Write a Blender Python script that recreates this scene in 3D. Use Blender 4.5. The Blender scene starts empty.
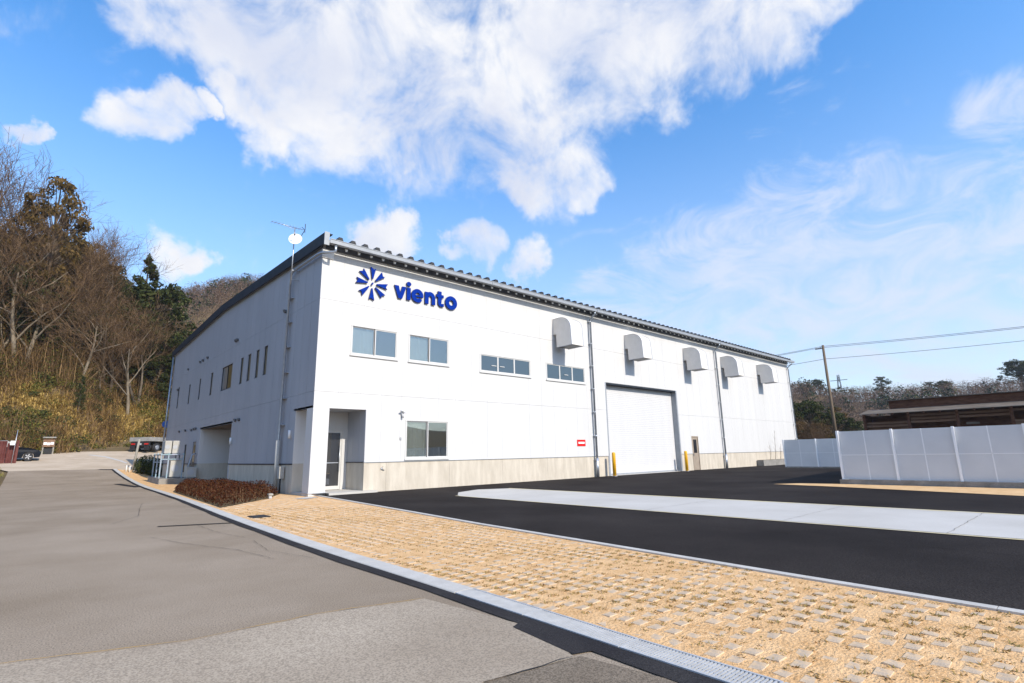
import bpy, bmesh, math, random
import numpy as np
from mathutils import Vector, Matrix

random.seed(7)
rng = np.random.default_rng(7)
SC = bpy.context.scene
COL = SC.collection

# ------------------------------------------------------------------ camera
cam = bpy.data.cameras.new('camera')
cam.sensor_width = 36.0
cam.lens = 521.368 / 1024 * 36.0
cam.clip_start, cam.clip_end = 0.05, 4000
cam_o = bpy.data.objects.new('camera', cam)
COL.objects.link(cam_o)
_r = Vector((0.74312912, -0.66888425, -0.01878786))
_u = Vector((-0.12757, -0.16918061, 0.97729413))
_f = Vector((0.65687519, 0.72385896, 0.21105261))
_m = Matrix((( _r.x, _u.x, -_f.x, -7.3277), (_r.y, _u.y, -_f.y, -18.7944), (_r.z, _u.z, -_f.z, 1.30), (0, 0, 0, 1)))
cam_o.matrix_world = _m
SC.camera = cam_o
SC.render.resolution_x, SC.render.resolution_y = 1024, 683

# ------------------------------------------------------------------ light and exposure
SUN_EL, SUN_AZ = math.radians(35.0), math.radians(4.0)      # azimuth measured from -Y towards +X
sun_dir = Vector((math.sin(SUN_AZ) * math.cos(SUN_EL), -math.cos(SUN_AZ) * math.cos(SUN_EL), math.sin(SUN_EL)))
sl = bpy.data.lights.new('sun', 'SUN')
sl.energy, sl.angle, sl.color = 3.5, math.radians(0.5), (1.0, 0.915, 0.79)
so = bpy.data.objects.new('sun', sl)
so.rotation_euler = sun_dir.to_track_quat('Z', 'Y').to_euler()
COL.objects.link(so)
SC.view_settings.view_transform = 'Standard'
SC.view_settings.look = 'None'
SC.view_settings.exposure = 0.60
SC.view_settings.gamma = 1.0

# ------------------------------------------------------------------ sky with clouds
W = bpy.data.worlds.new('World')
SC.world = W
W.use_nodes = True
nt = W.node_tree
N, LK = nt.nodes, nt.links
for n in list(N):
    N.remove(n)
def wn(t, **k):
    n = N.new(t)
    for a, b in k.items():
        setattr(n, a, b)
    return n
def wmath(op, a, b=None, clamp=False):
    n = wn('ShaderNodeMath', operation=op, use_clamp=clamp)
    for i, v in enumerate((a, b)):
        if v is None:
            continue
        if isinstance(v, (int, float)):
            n.inputs[i].default_value = v
        else:
            LK.new(v, n.inputs[i])
    return n.outputs[0]
def wmap(v, a, b, c=0.0, d=1.0, interp='SMOOTHSTEP'):
    n = wn('ShaderNodeMapRange', interpolation_type=interp)
    LK.new(v, n.inputs[0])
    for i, q in enumerate((a, b, c, d)):
        n.inputs[i + 1].default_value = q
    return n.outputs[0]
tc = wn('ShaderNodeTexCoord')
DIR = tc.outputs['Generated']
sky = wn('ShaderNodeTexSky', sky_type='NISHITA')
sky.sun_disc = False
sky.sun_elevation = SUN_EL
sky.sun_rotation = math.pi - SUN_AZ
sky.altitude = 100
sky.air_density, sky.dust_density, sky.ozone_density = 1.0, 0.6, 2.2
CAPS = [(0.036,0.761,0.648,0.071),(0.120,0.770,0.626,0.072),(0.218,0.744,0.632,0.107),(0.343,0.689,0.639,0.138),(0.475,0.618,0.627,0.153),(0.576,0.501,0.646,0.157),(0.643,0.367,0.672,0.131),(0.698,0.247,0.672,0.107),(0.741,0.155,0.653,0.062),(0.610,0.574,0.547,0.103),(0.683,0.547,0.484,0.046),(0.606,0.632,0.483,0.054),(0.220,0.818,0.531,0.057),(0.297,0.768,0.567,0.086),(0.443,0.690,0.573,0.117),(0.172,0.816,0.552,0.050),(0.038,0.871,0.490,0.041),(0.078,0.859,0.507,0.040),(0.121,0.849,0.515,0.022),(-0.062,0.899,0.434,0.023),(-0.039,0.899,0.437,0.019),(0.130,0.940,0.316,0.047),(0.168,0.934,0.317,0.030),(0.400,0.822,0.405,0.046),(0.455,0.803,0.384,0.047),(0.575,0.717,0.394,0.045),(0.646,0.670,0.366,0.049),(0.542,0.751,0.377,0.026),(0.429,0.747,0.507,0.021),(0.400,0.812,0.412,0.030)]
WISPS = [(0.858,0.440,0.265,0.156),(0.909,0.322,0.264,0.175),(0.941,0.183,0.284,0.154),(0.949,0.085,0.302,0.113),(0.949,0.020,0.316,0.081),(0.900,0.016,0.436,0.046),(0.975,0.143,0.170,0.159),(0.788,0.566,0.242,0.111),(0.911,0.176,0.373,0.084)]
CAPS = [(a, b, c, r * (.74 if r < .06 else .95)) for a, b, c, r in CAPS]
# clouds go on behind the viewer
for i in range(14):
    a, e = random.uniform(math.pi * 0.75, math.pi * 1.9), random.uniform(0.25, 0.9)
    CAPS.append((math.cos(a) * math.cos(e), math.sin(a) * math.cos(e), math.sin(e), random.uniform(0.06, 0.16)))
def caps_mask(caps, vec, ro, ri):
    acc = None
    for x, y, z, r in caps:
        d = wn('ShaderNodeVectorMath', operation='DOT_PRODUCT')
        LK.new(vec, d.inputs[0])
        l = math.sqrt(x * x + y * y + z * z)
        d.inputs[1].default_value = (x / l, y / l, z / l)
        m = wmap(d.outputs['Value'], math.cos(r * ro), math.cos(r * ri))
        acc = m if acc is None else wmath('MAXIMUM', acc, m)
    return acc
def noise(vec, scale, detail=8, rough=0.55, dist=0.0, sc=None):
    if sc:
        mp = wn('ShaderNodeMapping')
        LK.new(vec, mp.inputs[0])
        mp.inputs['Scale'].default_value = sc
        mp.inputs['Rotation'].default_value = (0.0, 0.35, 0.5)
        vec = mp.outputs[0]
    n = wn('ShaderNodeTexNoise')
    LK.new(vec, n.inputs['Vector'])
    n.inputs['Scale'].default_value = scale
    n.inputs['Detail'].default_value = detail
    n.inputs['Roughness'].default_value = rough
    n.inputs['Distortion'].default_value = dist
    return n.outputs['Fac']
n1 = noise(DIR, 8.0, 12, 0.62, 0.35)
wpn = wn('ShaderNodeTexNoise')
LK.new(DIR, wpn.inputs['Vector'])
wpn.inputs['Scale'].default_value, wpn.inputs['Detail'].default_value, wpn.inputs['Roughness'].default_value = 7.0, 7, 0.6
wsub = wn('ShaderNodeVectorMath', operation='SUBTRACT')
LK.new(wpn.outputs['Color'], wsub.inputs[0]); wsub.inputs[1].default_value = (.5, .5, .5)
wsc = wn('ShaderNodeVectorMath', operation='SCALE')
LK.new(wsub.outputs[0], wsc.inputs[0]); wsc.inputs['Scale'].default_value = 0.16
wadd = wn('ShaderNodeVectorMath', operation='ADD')
LK.new(DIR, wadd.inputs[0]); LK.new(wsc.outputs[0], wadd.inputs[1])
wnm = wn('ShaderNodeVectorMath', operation='NORMALIZE')
LK.new(wadd.outputs[0], wnm.inputs[0])
cm = caps_mask(CAPS, wnm.outputs[0], 1.75, 0.1)
dens = wmath('ADD', wmath('MULTIPLY', cm, 1.0), wmath('MULTIPLY', wmath('SUBTRACT', n1, 0.5), 2.6))
alpha = wmap(dens, 0.24, 1.25)
n2 = noise(DIR, 4.6, 12, 0.66, 0.9, (1.0, 1.6, 3.2))
wm = caps_mask(WISPS, DIR, 1.5, 0.2)
wd = wmath('ADD', wmath('MULTIPLY', wm, 0.7), wmath('MULTIPLY', wmath('SUBTRACT', n2, 0.5), 2.3))
walpha = wmath('MULTIPLY', wmap(wd, 0.20, 1.10), 0.78)
n3 = noise(DIR, 4.5, 6, 0.55)
shade = wmap(wmath('ADD', n3, wmath('MULTIPLY', alpha, -0.10)), 0.22, 0.55)
ccol = wn('ShaderNodeMixRGB')
LK.new(shade, ccol.inputs[0])
ccol.inputs[1].default_value = (0.49, 0.52, 0.61, 1)
ccol.inputs[2].default_value = (0.66, 0.66, 0.67, 1)
hsv = wn('ShaderNodeHueSaturation')
hsv.inputs['Saturation'].default_value = 1.3
hsv.inputs['Value'].default_value = 1.38
LK.new(sky.outputs[0], hsv.inputs['Color'])
SKY_STRENGTH = 0.15
skm = wn('ShaderNodeMixRGB', blend_type='MULTIPLY')
skm.inputs[0].default_value = 1.0
LK.new(hsv.outputs[0], skm.inputs[1])
skm.inputs[2].default_value = (1, 1, 1, 1)
def scaled(c):
    n = wn('ShaderNodeMixRGB', blend_type='MULTIPLY')
    n.inputs[0].default_value = 1.0
    LK.new(c, n.inputs[1])
    n.inputs[2].default_value = (1 / SKY_STRENGTH,) * 3 + (1,)
    return n.outputs[0]
mx1 = wn('ShaderNodeMixRGB')
sxyz = wn('ShaderNodeSeparateXYZ')
LK.new(DIR, sxyz.inputs[0])
hz = wmath('MULTIPLY', wmap(sxyz.outputs[2], 0.70, 0.0, 0.0, 1.0, 'SMOOTHERSTEP'), 0.62)
mxh = wn('ShaderNodeMixRGB')
LK.new(hz, mxh.inputs[0]); LK.new(skm.outputs[0], mxh.inputs[1])
mxh.inputs[2].default_value = (0.43 / SKY_STRENGTH, 0.485 / SKY_STRENGTH, 0.60 / SKY_STRENGTH, 1)
LK.new(walpha, mx1.inputs[0]); LK.new(mxh.outputs[0], mx1.inputs[1])
mx1.inputs[2].default_value = (0.52 / SKY_STRENGTH, 0.56 / SKY_STRENGTH, 0.66 / SKY_STRENGTH, 1)
mx2 = wn('ShaderNodeMixRGB')
LK.new(alpha, mx2.inputs[0]); LK.new(mx1.outputs[0], mx2.inputs[1]); LK.new(scaled(ccol.outputs[0]), mx2.inputs[2])
bg = wn('ShaderNodeBackground')
bg.inputs['Strength'].default_value = SKY_STRENGTH
LK.new(mx2.outputs[0], bg.inputs['Color'])
wo = wn('ShaderNodeOutputWorld')
LK.new(bg.outputs[0], wo.inputs['Surface'])

# ------------------------------------------------------------------ materials
def pbr(name, c1, c2=None, scale=4.0, rough=0.7, metal=0.0, spec=0.4, detail=5, bump=0.0, bscale=60.0, bdist=0.01,
        stretch=None, island=False, c3=None, speck=0.0, spscale=400.0, speckc=(0.02, 0.02, 0.02), ramp=(0.35, 0.65), trans=0.0, coat=0.0):
    m = bpy.data.materials.new(name)
    m.use_nodes = True
    t = m.node_tree
    b = t.nodes['Principled BSDF']
    b.inputs['Roughness'].default_value = rough
    b.inputs['Metallic'].default_value = metal
    b.inputs['Specular IOR Level'].default_value = spec
    b.inputs['Coat Weight'].default_value = coat
    tco = t.nodes.new('ShaderNodeTexCoord')
    vec = tco.outputs['Object']
    if stretch:
        mp = t.nodes.new('ShaderNodeMapping')
        mp.inputs['Scale'].default_value = stretch
        t.links.new(vec, mp.inputs[0])
        svec = mp.outputs[0]
    else:
        svec = vec
    col = None
    if c2 is None:
        b.inputs['Base Color'].default_value = (*c1, 1)
    else:
        mix = t.nodes.new('ShaderNodeMixRGB')
        if island:
            g = t.nodes.new('ShaderNodeNewGeometry')
            fac = g.outputs['Random Per Island']
            if c3 is not None:
                rp = t.nodes.new('ShaderNodeValToRGB')
                rp.color_ramp.elements[0].color = (*c1, 1)
                rp.color_ramp.elements[1].color = (*c3, 1)
                e = rp.color_ramp.elements.new(0.55)
                e.color = (*c2, 1)
                t.links.new(fac, rp.inputs[0])
                col = rp.outputs[0]
        else:
            n = t.nodes.new('ShaderNodeTexNoise')
            n.inputs['Scale'].default_value = scale
            n.inputs['Detail'].default_value = detail
            n.inputs['Roughness'].default_value = 0.6
            t.links.new(svec, n.inputs['Vector'])
            mr = t.nodes.new('ShaderNodeMapRange')
            mr.inputs[1].default_value, mr.inputs[2].default_value = ramp
            t.links.new(n.outputs['Fac'], mr.inputs[0])
            fac = mr.outputs[0]
        if col is None:
            mix.inputs[1].default_value = (*c1, 1)
            mix.inputs[2].default_value = (*c2, 1)
            t.links.new(fac, mix.inputs[0])
            col = mix.outputs[0]
        if speck > 0:
            n = t.nodes.new('ShaderNodeTexNoise')
            n.inputs['Scale'].default_value = spscale
            n.inputs['Detail'].default_value = 2
            t.links.new(vec, n.inputs['Vector'])
            mr = t.nodes.new('ShaderNodeMapRange')
            mr.inputs[1].default_value, mr.inputs[2].default_value = 0.42, 0.62
            mr.inputs[4].default_value = speck
            t.links.new(n.outputs['Fac'], mr.inputs[0])
            mm = t.nodes.new('ShaderNodeMixRGB')
            mm.inputs[2].default_value = (*speckc, 1)
            t.links.new(mr.outputs[0], mm.inputs[0])
            t.links.new(col, mm.inputs[1])
            col = mm.outputs[0]
        t.links.new(col, b.inputs['Base Color'])
    if bump > 0:
        n = t.nodes.new('ShaderNodeTexNoise')
        n.inputs['Scale'].default_value = bscale
        n.inputs['Detail'].default_value = 4
        t.links.new(vec, n.inputs['Vector'])
        bp = t.nodes.new('ShaderNodeBump')
        bp.inputs['Strength'].default_value = bump
        bp.inputs['Distance'].default_value = bdist
        t.links.new(n.outputs['Fac'], bp.inputs['Height'])
        t.links.new(bp.outputs[0], b.inputs['Normal'])
    if trans > 0:
        tr = t.nodes.new('ShaderNodeBsdfTranslucent')
        if col is not None:
            t.links.new(col, tr.inputs[0])
        else:
            tr.inputs[0].default_value = (*c1, 1)
        ms = t.nodes.new('ShaderNodeMixShader')
        ms.inputs[0].default_value = trans
        out = t.nodes['Material Output']
        t.links.new(b.outputs[0], ms.inputs[1]); t.links.new(tr.outputs[0], ms.inputs[2])
        t.links.new(ms.outputs[0], out.inputs['Surface'])
    return m

def glass(name, base, mirror, rough=0.02):
    m = bpy.data.materials.new(name)
    m.use_nodes = True
    t = m.node_tree
    b = t.nodes['Principled BSDF']
    b.inputs['Base Color'].default_value = (*base, 1)
    b.inputs['Roughness'].default_value = 0.4
    g = t.nodes.new('ShaderNodeBsdfGlossy')
    g.inputs['Roughness'].default_value = rough
    g.inputs['Color'].default_value = (0.92, 0.96, 1.0, 1)
    ms = t.nodes.new('ShaderNodeMixShader')
    ms.inputs[0].default_value = mirror
    t.links.new(b.outputs[0], ms.inputs[1]); t.links.new(g.outputs[0], ms.inputs[2])
    t.links.new(ms.outputs[0], t.nodes['Material Output'].inputs['Surface'])
    return m

M = {}
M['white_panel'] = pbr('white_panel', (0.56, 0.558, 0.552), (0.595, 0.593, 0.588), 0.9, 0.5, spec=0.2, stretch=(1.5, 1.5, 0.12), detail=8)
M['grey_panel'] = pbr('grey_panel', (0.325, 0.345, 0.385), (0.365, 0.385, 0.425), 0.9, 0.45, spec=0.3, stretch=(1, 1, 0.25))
M['backing'] = pbr('joint_backing', (0.42, 0.42, 0.43), rough=0.9)
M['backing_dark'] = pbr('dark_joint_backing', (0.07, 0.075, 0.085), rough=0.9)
M['plinth'] = pbr('plinth_concrete', (0.48, 0.43, 0.355), (0.60, 0.545, 0.46), 2.2, 0.85, spec=0.1, stretch=(1.6, 1.6, 0.35), speck=0.25, spscale=90, speckc=(0.36, 0.32, 0.265), bump=0.15, bscale=70)
M['dark_metal'] = pbr('dark_roof_metal', (0.022, 0.028, 0.038), (0.032, 0.039, 0.050), 3, 0.6, 0.0, spec=0.15)
M['rib_black'] = pbr('rib_cap', (0.02, 0.021, 0.025), rough=0.6)
M['gutter'] = pbr('gutter_grey', (0.27, 0.29, 0.315), (0.32, 0.34, 0.365), 4, 0.45, 0.1)
M['soffit'] = pbr('soffit_steel', (0.10, 0.105, 0.115), (0.15, 0.155, 0.165), 3, 0.5, 0.3)
M['bolt'] = pbr('light_bracket', (0.70, 0.69, 0.65), rough=0.5)
M['galv'] = pbr('galvanised_steel', (0.40, 0.43, 0.47), (0.52, 0.55, 0.60), 8, 0.38, 0.75)
M['grate'] = pbr('grating_zinc', (0.36, 0.37, 0.38), (0.44, 0.45, 0.46), 8, 0.6, 0.0, spec=0.2)
M['pipe'] = pbr('downpipe_steel', (0.30, 0.34, 0.39), (0.40, 0.44, 0.50), 5, 0.3, 0.6)
M['alu'] = pbr('window_frame_white', (0.56, 0.555, 0.54), rough=0.4, spec=0.3)
M['alu_dark'] = pbr('dark_gasket', (0.05, 0.05, 0.055), rough=0.5)
def clear_glass(name, tint, mirror):
    m = bpy.data.materials.new(name)
    m.use_nodes = True
    t = m.node_tree
    t.nodes.remove(t.nodes['Principled BSDF'])
    tr = t.nodes.new('ShaderNodeBsdfTransparent'); tr.inputs[0].default_value = (*tint, 1)
    g = t.nodes.new('ShaderNodeBsdfGlossy'); g.inputs['Roughness'].default_value = 0.015
    g.inputs['Color'].default_value = (0.90, 0.92, 0.90, 1)
    ms = t.nodes.new('ShaderNodeMixShader'); ms.inputs[0].default_value = mirror
    t.links.new(tr.outputs[0], ms.inputs[1]); t.links.new(g.outputs[0], ms.inputs[2])
    t.links.new(ms.outputs[0], t.nodes['Material Output'].inputs['Surface'])
    return m
M['clear_glass'] = clear_glass('clear_window_glass', (0.82, 0.86, 0.85), 0.20)
M['blind'] = pbr('blind_fabric', (0.30, 0.295, 0.28), (0.36, 0.352, 0.335), 4, 0.9, spec=0.05)
M['room'] = pbr('room_wall', (0.15, 0.15, 0.145), rough=0.9)
M['glass'] = glass('window_glass', (0.10, 0.115, 0.12), 0.26)
M['glass_blind'] = glass('window_glass_blind', (0.20, 0.20, 0.195), 0.16)
M['glass_dark'] = glass('strip_window_glass', (0.022, 0.042, 0.056), 0.10)
M['glass_side'] = glass('slit_window_glass', (0.12, 0.088, 0.028), 0.18)  # the hill's golden reflection is put into the olive base colour
M['door_glass'] = glass('door_glass', (0.015, 0.015, 0.018), 0.16)
M['shutter'] = pbr('shutter_white', (0.56, 0.56, 0.565), (0.58, 0.58, 0.585), 2, 0.5, spec=0.1)
M['hood'] = pbr('hood_steel', (0.69, 0.655, 0.61), (0.74, 0.705, 0.66), 3, 0.5, 0.0)
M['blue'] = pbr('sign_blue', (0.001, 0.024, 0.24), (0.001, 0.028, 0.27), 3, 0.6, spec=0.05)
M['blue_side'] = pbr('sign_return', (0.003, 0.012, 0.10), rough=0.5)
M['red'] = pbr('sign_red', (0.62, 0.012, 0.012), rough=0.6, spec=0.1)
M['sign_white'] = pbr('sign_white', (0.80, 0.78, 0.78), rough=0.4)
M['yellow'] = pbr('bollard_yellow', (0.80, 0.42, 0.01), (0.70, 0.36, 0.01), 9, 0.4, spec=0.5)
M['tan_door'] = pbr('tan_door_paint', (0.29, 0.24, 0.19), (0.33, 0.275, 0.22), 3, 0.6, spec=0.1)
M['grey_small'] = pbr('grey_plastic', (0.42, 0.43, 0.45), rough=0.5)
M['white_small'] = pbr('white_plastic', (0.78, 0.78, 0.78), rough=0.4)
M['black'] = pbr('black_rubber', (0.02, 0.02, 0.022), rough=0.7)
M['old_asphalt'] = pbr('old_asphalt', (0.285, 0.225, 0.163), (0.390, 0.318, 0.243), 0.4, 0.95, spec=0.04, detail=12, speck=0.7, spscale=80, speckc=(0.16, 0.128, 0.094), bump=0.5, bscale=150, bdist=0.008)
M['patch_asphalt'] = pbr('pale_asphalt', (0.36, 0.295, 0.222), (0.47, 0.395, 0.305), 0.5, 0.95, spec=0.04, detail=12, speck=0.7, spscale=80, speckc=(0.20, 0.164, 0.125), bump=0.5, bscale=150, bdist=0.008)
M['brown_asphalt'] = pbr('brown_asphalt', (0.205, 0.163, 0.12), (0.265, 0.216, 0.163), 1.2, 0.95, spec=0.04, detail=9, speck=0.75, spscale=80, speckc=(0.10, 0.082, 0.062), bump=0.6, bscale=140, bdist=0.008)
M['trench'] = pbr('fresh_trench_asphalt', (0.030, 0.028, 0.030), (0.046, 0.043, 0.043), 1.8, 0.9, spec=0.06, speck=0.5, spscale=60, speckc=(0.020, 0.019, 0.020), bump=0.5, bscale=90)
M['yard'] = pbr('new_asphalt', (0.021, 0.0178, 0.0172), (0.050, 0.043, 0.040), 0.32, 0.95, spec=0.05, detail=14, speck=0.75, spscale=55, speckc=(0.014, 0.012, 0.0115), bump=0.6, bscale=80, ramp=(0.36, 0.74))
M['concrete_slab'] = pbr('pale_concrete', (0.46, 0.44, 0.405), (0.53, 0.51, 0.475), 0.5, 0.9, spec=0.08, detail=9, speck=0.25, spscale=60, speckc=(0.40, 0.385, 0.355))
M['slab_edge'] = pbr('slab_edge_stain', (0.60, 0.50, 0.27), (0.55, 0.50, 0.38), 2.0, 0.85)
M['kerb'] = pbr('kerb_concrete', (0.46, 0.44, 0.405), (0.55, 0.53, 0.49), 3, 0.9, spec=0.05, speck=0.35, spscale=70, speckc=(0.37, 0.352, 0.32))
M['sand'] = pbr('paving_sand', (0.55, 0.315, 0.135), (0.72, 0.46, 0.235), 3.5, 0.95, spec=0.04, detail=10, speck=0.45, spscale=40, speckc=(0.77, 0.52, 0.285), bump=0.9, bscale=45, bdist=0.02, ramp=(0.34, 0.62))
M['sand_far'] = pbr('tan_sand', (0.56, 0.36, 0.18), (0.68, 0.47, 0.26), 2.5, 0.95, spec=0.05, detail=8)
M['stone'] = pbr('paver_stone', (0.46, 0.36, 0.26), (0.55, 0.45, 0.34), 14, 0.9, spec=0.04, detail=6, speck=0.6, spscale=30, speckc=(0.66, 0.45, 0.25), bump=0.4, bscale=90)
M['tuft'] = pbr('dry_tuft', (0.26, 0.15, 0.05), (0.42, 0.27, 0.10), island=True, c3=(0.20, 0.165, 0.05), rough=0.9, spec=0.1)
M['soil'] = pbr('soil', (0.105, 0.078, 0.045), (0.17, 0.125, 0.065), 0.35, 0.95, spec=0.1, detail=10, ramp=(0.3, 0.7))
M['dirt_road'] = pbr('dirt_road', (0.42, 0.335, 0.245), (0.53, 0.435, 0.33), 0.6, 0.95, detail=9, spec=0.05)
M['hedge_leaf'] = pbr('russet_leaf', (0.028, 0.008, 0.004), (0.056, 0.017, 0.007), island=True, c3=(0.085, 0.036, 0.014), rough=0.8, spec=0.08)
M['bark'] = pbr('bark_grey', (0.095, 0.075, 0.055), (0.165, 0.132, 0.098), 3, 0.95, spec=0.05, stretch=(1, 1, 0.3))
M['bark_pale'] = pbr('bark_pale', (0.17, 0.138, 0.10), (0.25, 0.205, 0.15), 3, 0.95, spec=0.05, stretch=(1, 1, 0.3))
M['twig'] = pbr('twig_brown', (0.060, 0.036, 0.020), (0.135, 0.085, 0.048), island=True, c3=(0.24, 0.155, 0.088), rough=0.95, spec=0.05)
M['needle'] = pbr('needle_green', (0.020, 0.028, 0.010), (0.044, 0.055, 0.018), island=True, c3=(0.080, 0.085, 0.028), rough=0.8, spec=0.08, trans=0.15)
M['leaf_rust'] = pbr('evergreen_rust', (0.065, 0.048, 0.016), (0.12, 0.078, 0.026), island=True, c3=(0.17, 0.105, 0.038), rough=0.8, spec=0.08, trans=0.15)
M['dry_grass'] = pbr('dry_grass', (0.17, 0.108, 0.030), (0.40, 0.27, 0.080), island=True, c3=(0.76, 0.54, 0.19), rough=0.9, spec=0.05, trans=0.25)
M['green_leaf'] = pbr('bank_leaf', (0.036, 0.046, 0.010), (0.095, 0.105, 0.022), island=True, c3=(0.23, 0.19, 0.045), rough=0.8, spec=0.08, trans=0.2)
M['brush'] = pbr('brush_twig', (0.060, 0.036, 0.016), (0.16, 0.096, 0.045), island=True, c3=(0.33, 0.21, 0.10), rough=0.95, spec=0.05)
M['verge_grass'] = pbr('verge_grass', (0.11, 0.115, 0.03), (0.20, 0.18, 0.06), island=True, c3=(0.34, 0.26, 0.11), rough=0.9, spec=0.1, trans=0.2)
M['far_wood'] = pbr('far_wood', (0.125, 0.082, 0.058), (0.175, 0.118, 0.084), island=True, c3=(0.22, 0.155, 0.115), rough=0.95, spec=0.02)
M['far_green'] = pbr('far_green', (0.020, 0.032, 0.016), (0.036, 0.050, 0.024), island=True, c3=(0.060, 0.070, 0.034), rough=0.9, spec=0.05)
M['fence_white'] = pbr('fence_white', (0.66, 0.68, 0.70), (0.74, 0.755, 0.77), 0.6, 0.5, spec=0.3, trans=0.2, detail=8)
M['fence_post'] = pbr('fence_post', (0.88, 0.89, 0.90), rough=0.4)
M['grey_concrete'] = pbr('grey_concrete', (0.22, 0.21, 0.19), (0.32, 0.305, 0.28), 2.5, 0.9, speck=0.3, spscale=60)
M['rust_wood'] = pbr('rusty_boards', (0.085, 0.038, 0.022), (0.15, 0.072, 0.044), 1.5, 0.9, spec=0.08, stretch=(1, 1, 3), detail=8)
M['rust_wood2'] = pbr('weathered_boards', (0.16, 0.088, 0.055), (0.26, 0.165, 0.11), 2.5, 0.9, spec=0.08, stretch=(1, 0.4, 3), detail=8)
M['barn_roof'] = pbr('barn_roof', (0.135, 0.108, 0.082), (0.20, 0.165, 0.13), 0.8, 0.8, spec=0.08, detail=6)
M['pole'] = pbr('pole_wood', (0.125, 0.090, 0.058), (0.19, 0.145, 0.10), 2, 0.9, stretch=(4, 4, 0.4))
M['weathered'] = pbr('weathered_wood', (0.25, 0.235, 0.20), (0.36, 0.34, 0.30), 4, 0.9, stretch=(3, 3, 0.5))
M['rust_red'] = pbr('rusty_red_steel', (0.085, 0.026, 0.024), (0.15, 0.055, 0.048), 2.5, 0.8, spec=0.1, detail=8, stretch=(1, 1, 0.4))
M['car_paint'] = pbr('car_paint', (0.005, 0.007, 0.012), rough=0.5, spec=0.12)
M['truck_grey'] = pbr('truck_bed_grey', (0.20, 0.20, 0.195), (0.30, 0.295, 0.28), 2, 0.7)
M['tail_red'] = pbr('tail_lens', (0.45, 0.02, 0.015), rough=0.25, spec=0.6)
M['rack_blue'] = pbr('rack_steel', (0.25, 0.40, 0.44), (0.40, 0.41, 0.52), 4, 0.45, 0.3)
M['unit_beige'] = pbr('unit_beige', (0.42, 0.405, 0.37), (0.47, 0.455, 0.42), 2, 0.6, spec=0.1)
M['sign_round'] = pbr('round_sign_blue', (0.03, 0.12, 0.42), rough=0.4)
M['seam'] = pbr('asphalt_seam', (0.014, 0.012, 0.012), (0.022, 0.019, 0.018), 3, 0.95, spec=0.03)
M['joint'] = pbr('concrete_joint', (0.20, 0.19, 0.175), (0.28, 0.265, 0.245), 3, 0.95, spec=0.03)
M['wire'] = pbr('wire_grey', (0.10, 0.11, 0.13), rough=0.6)

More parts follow.
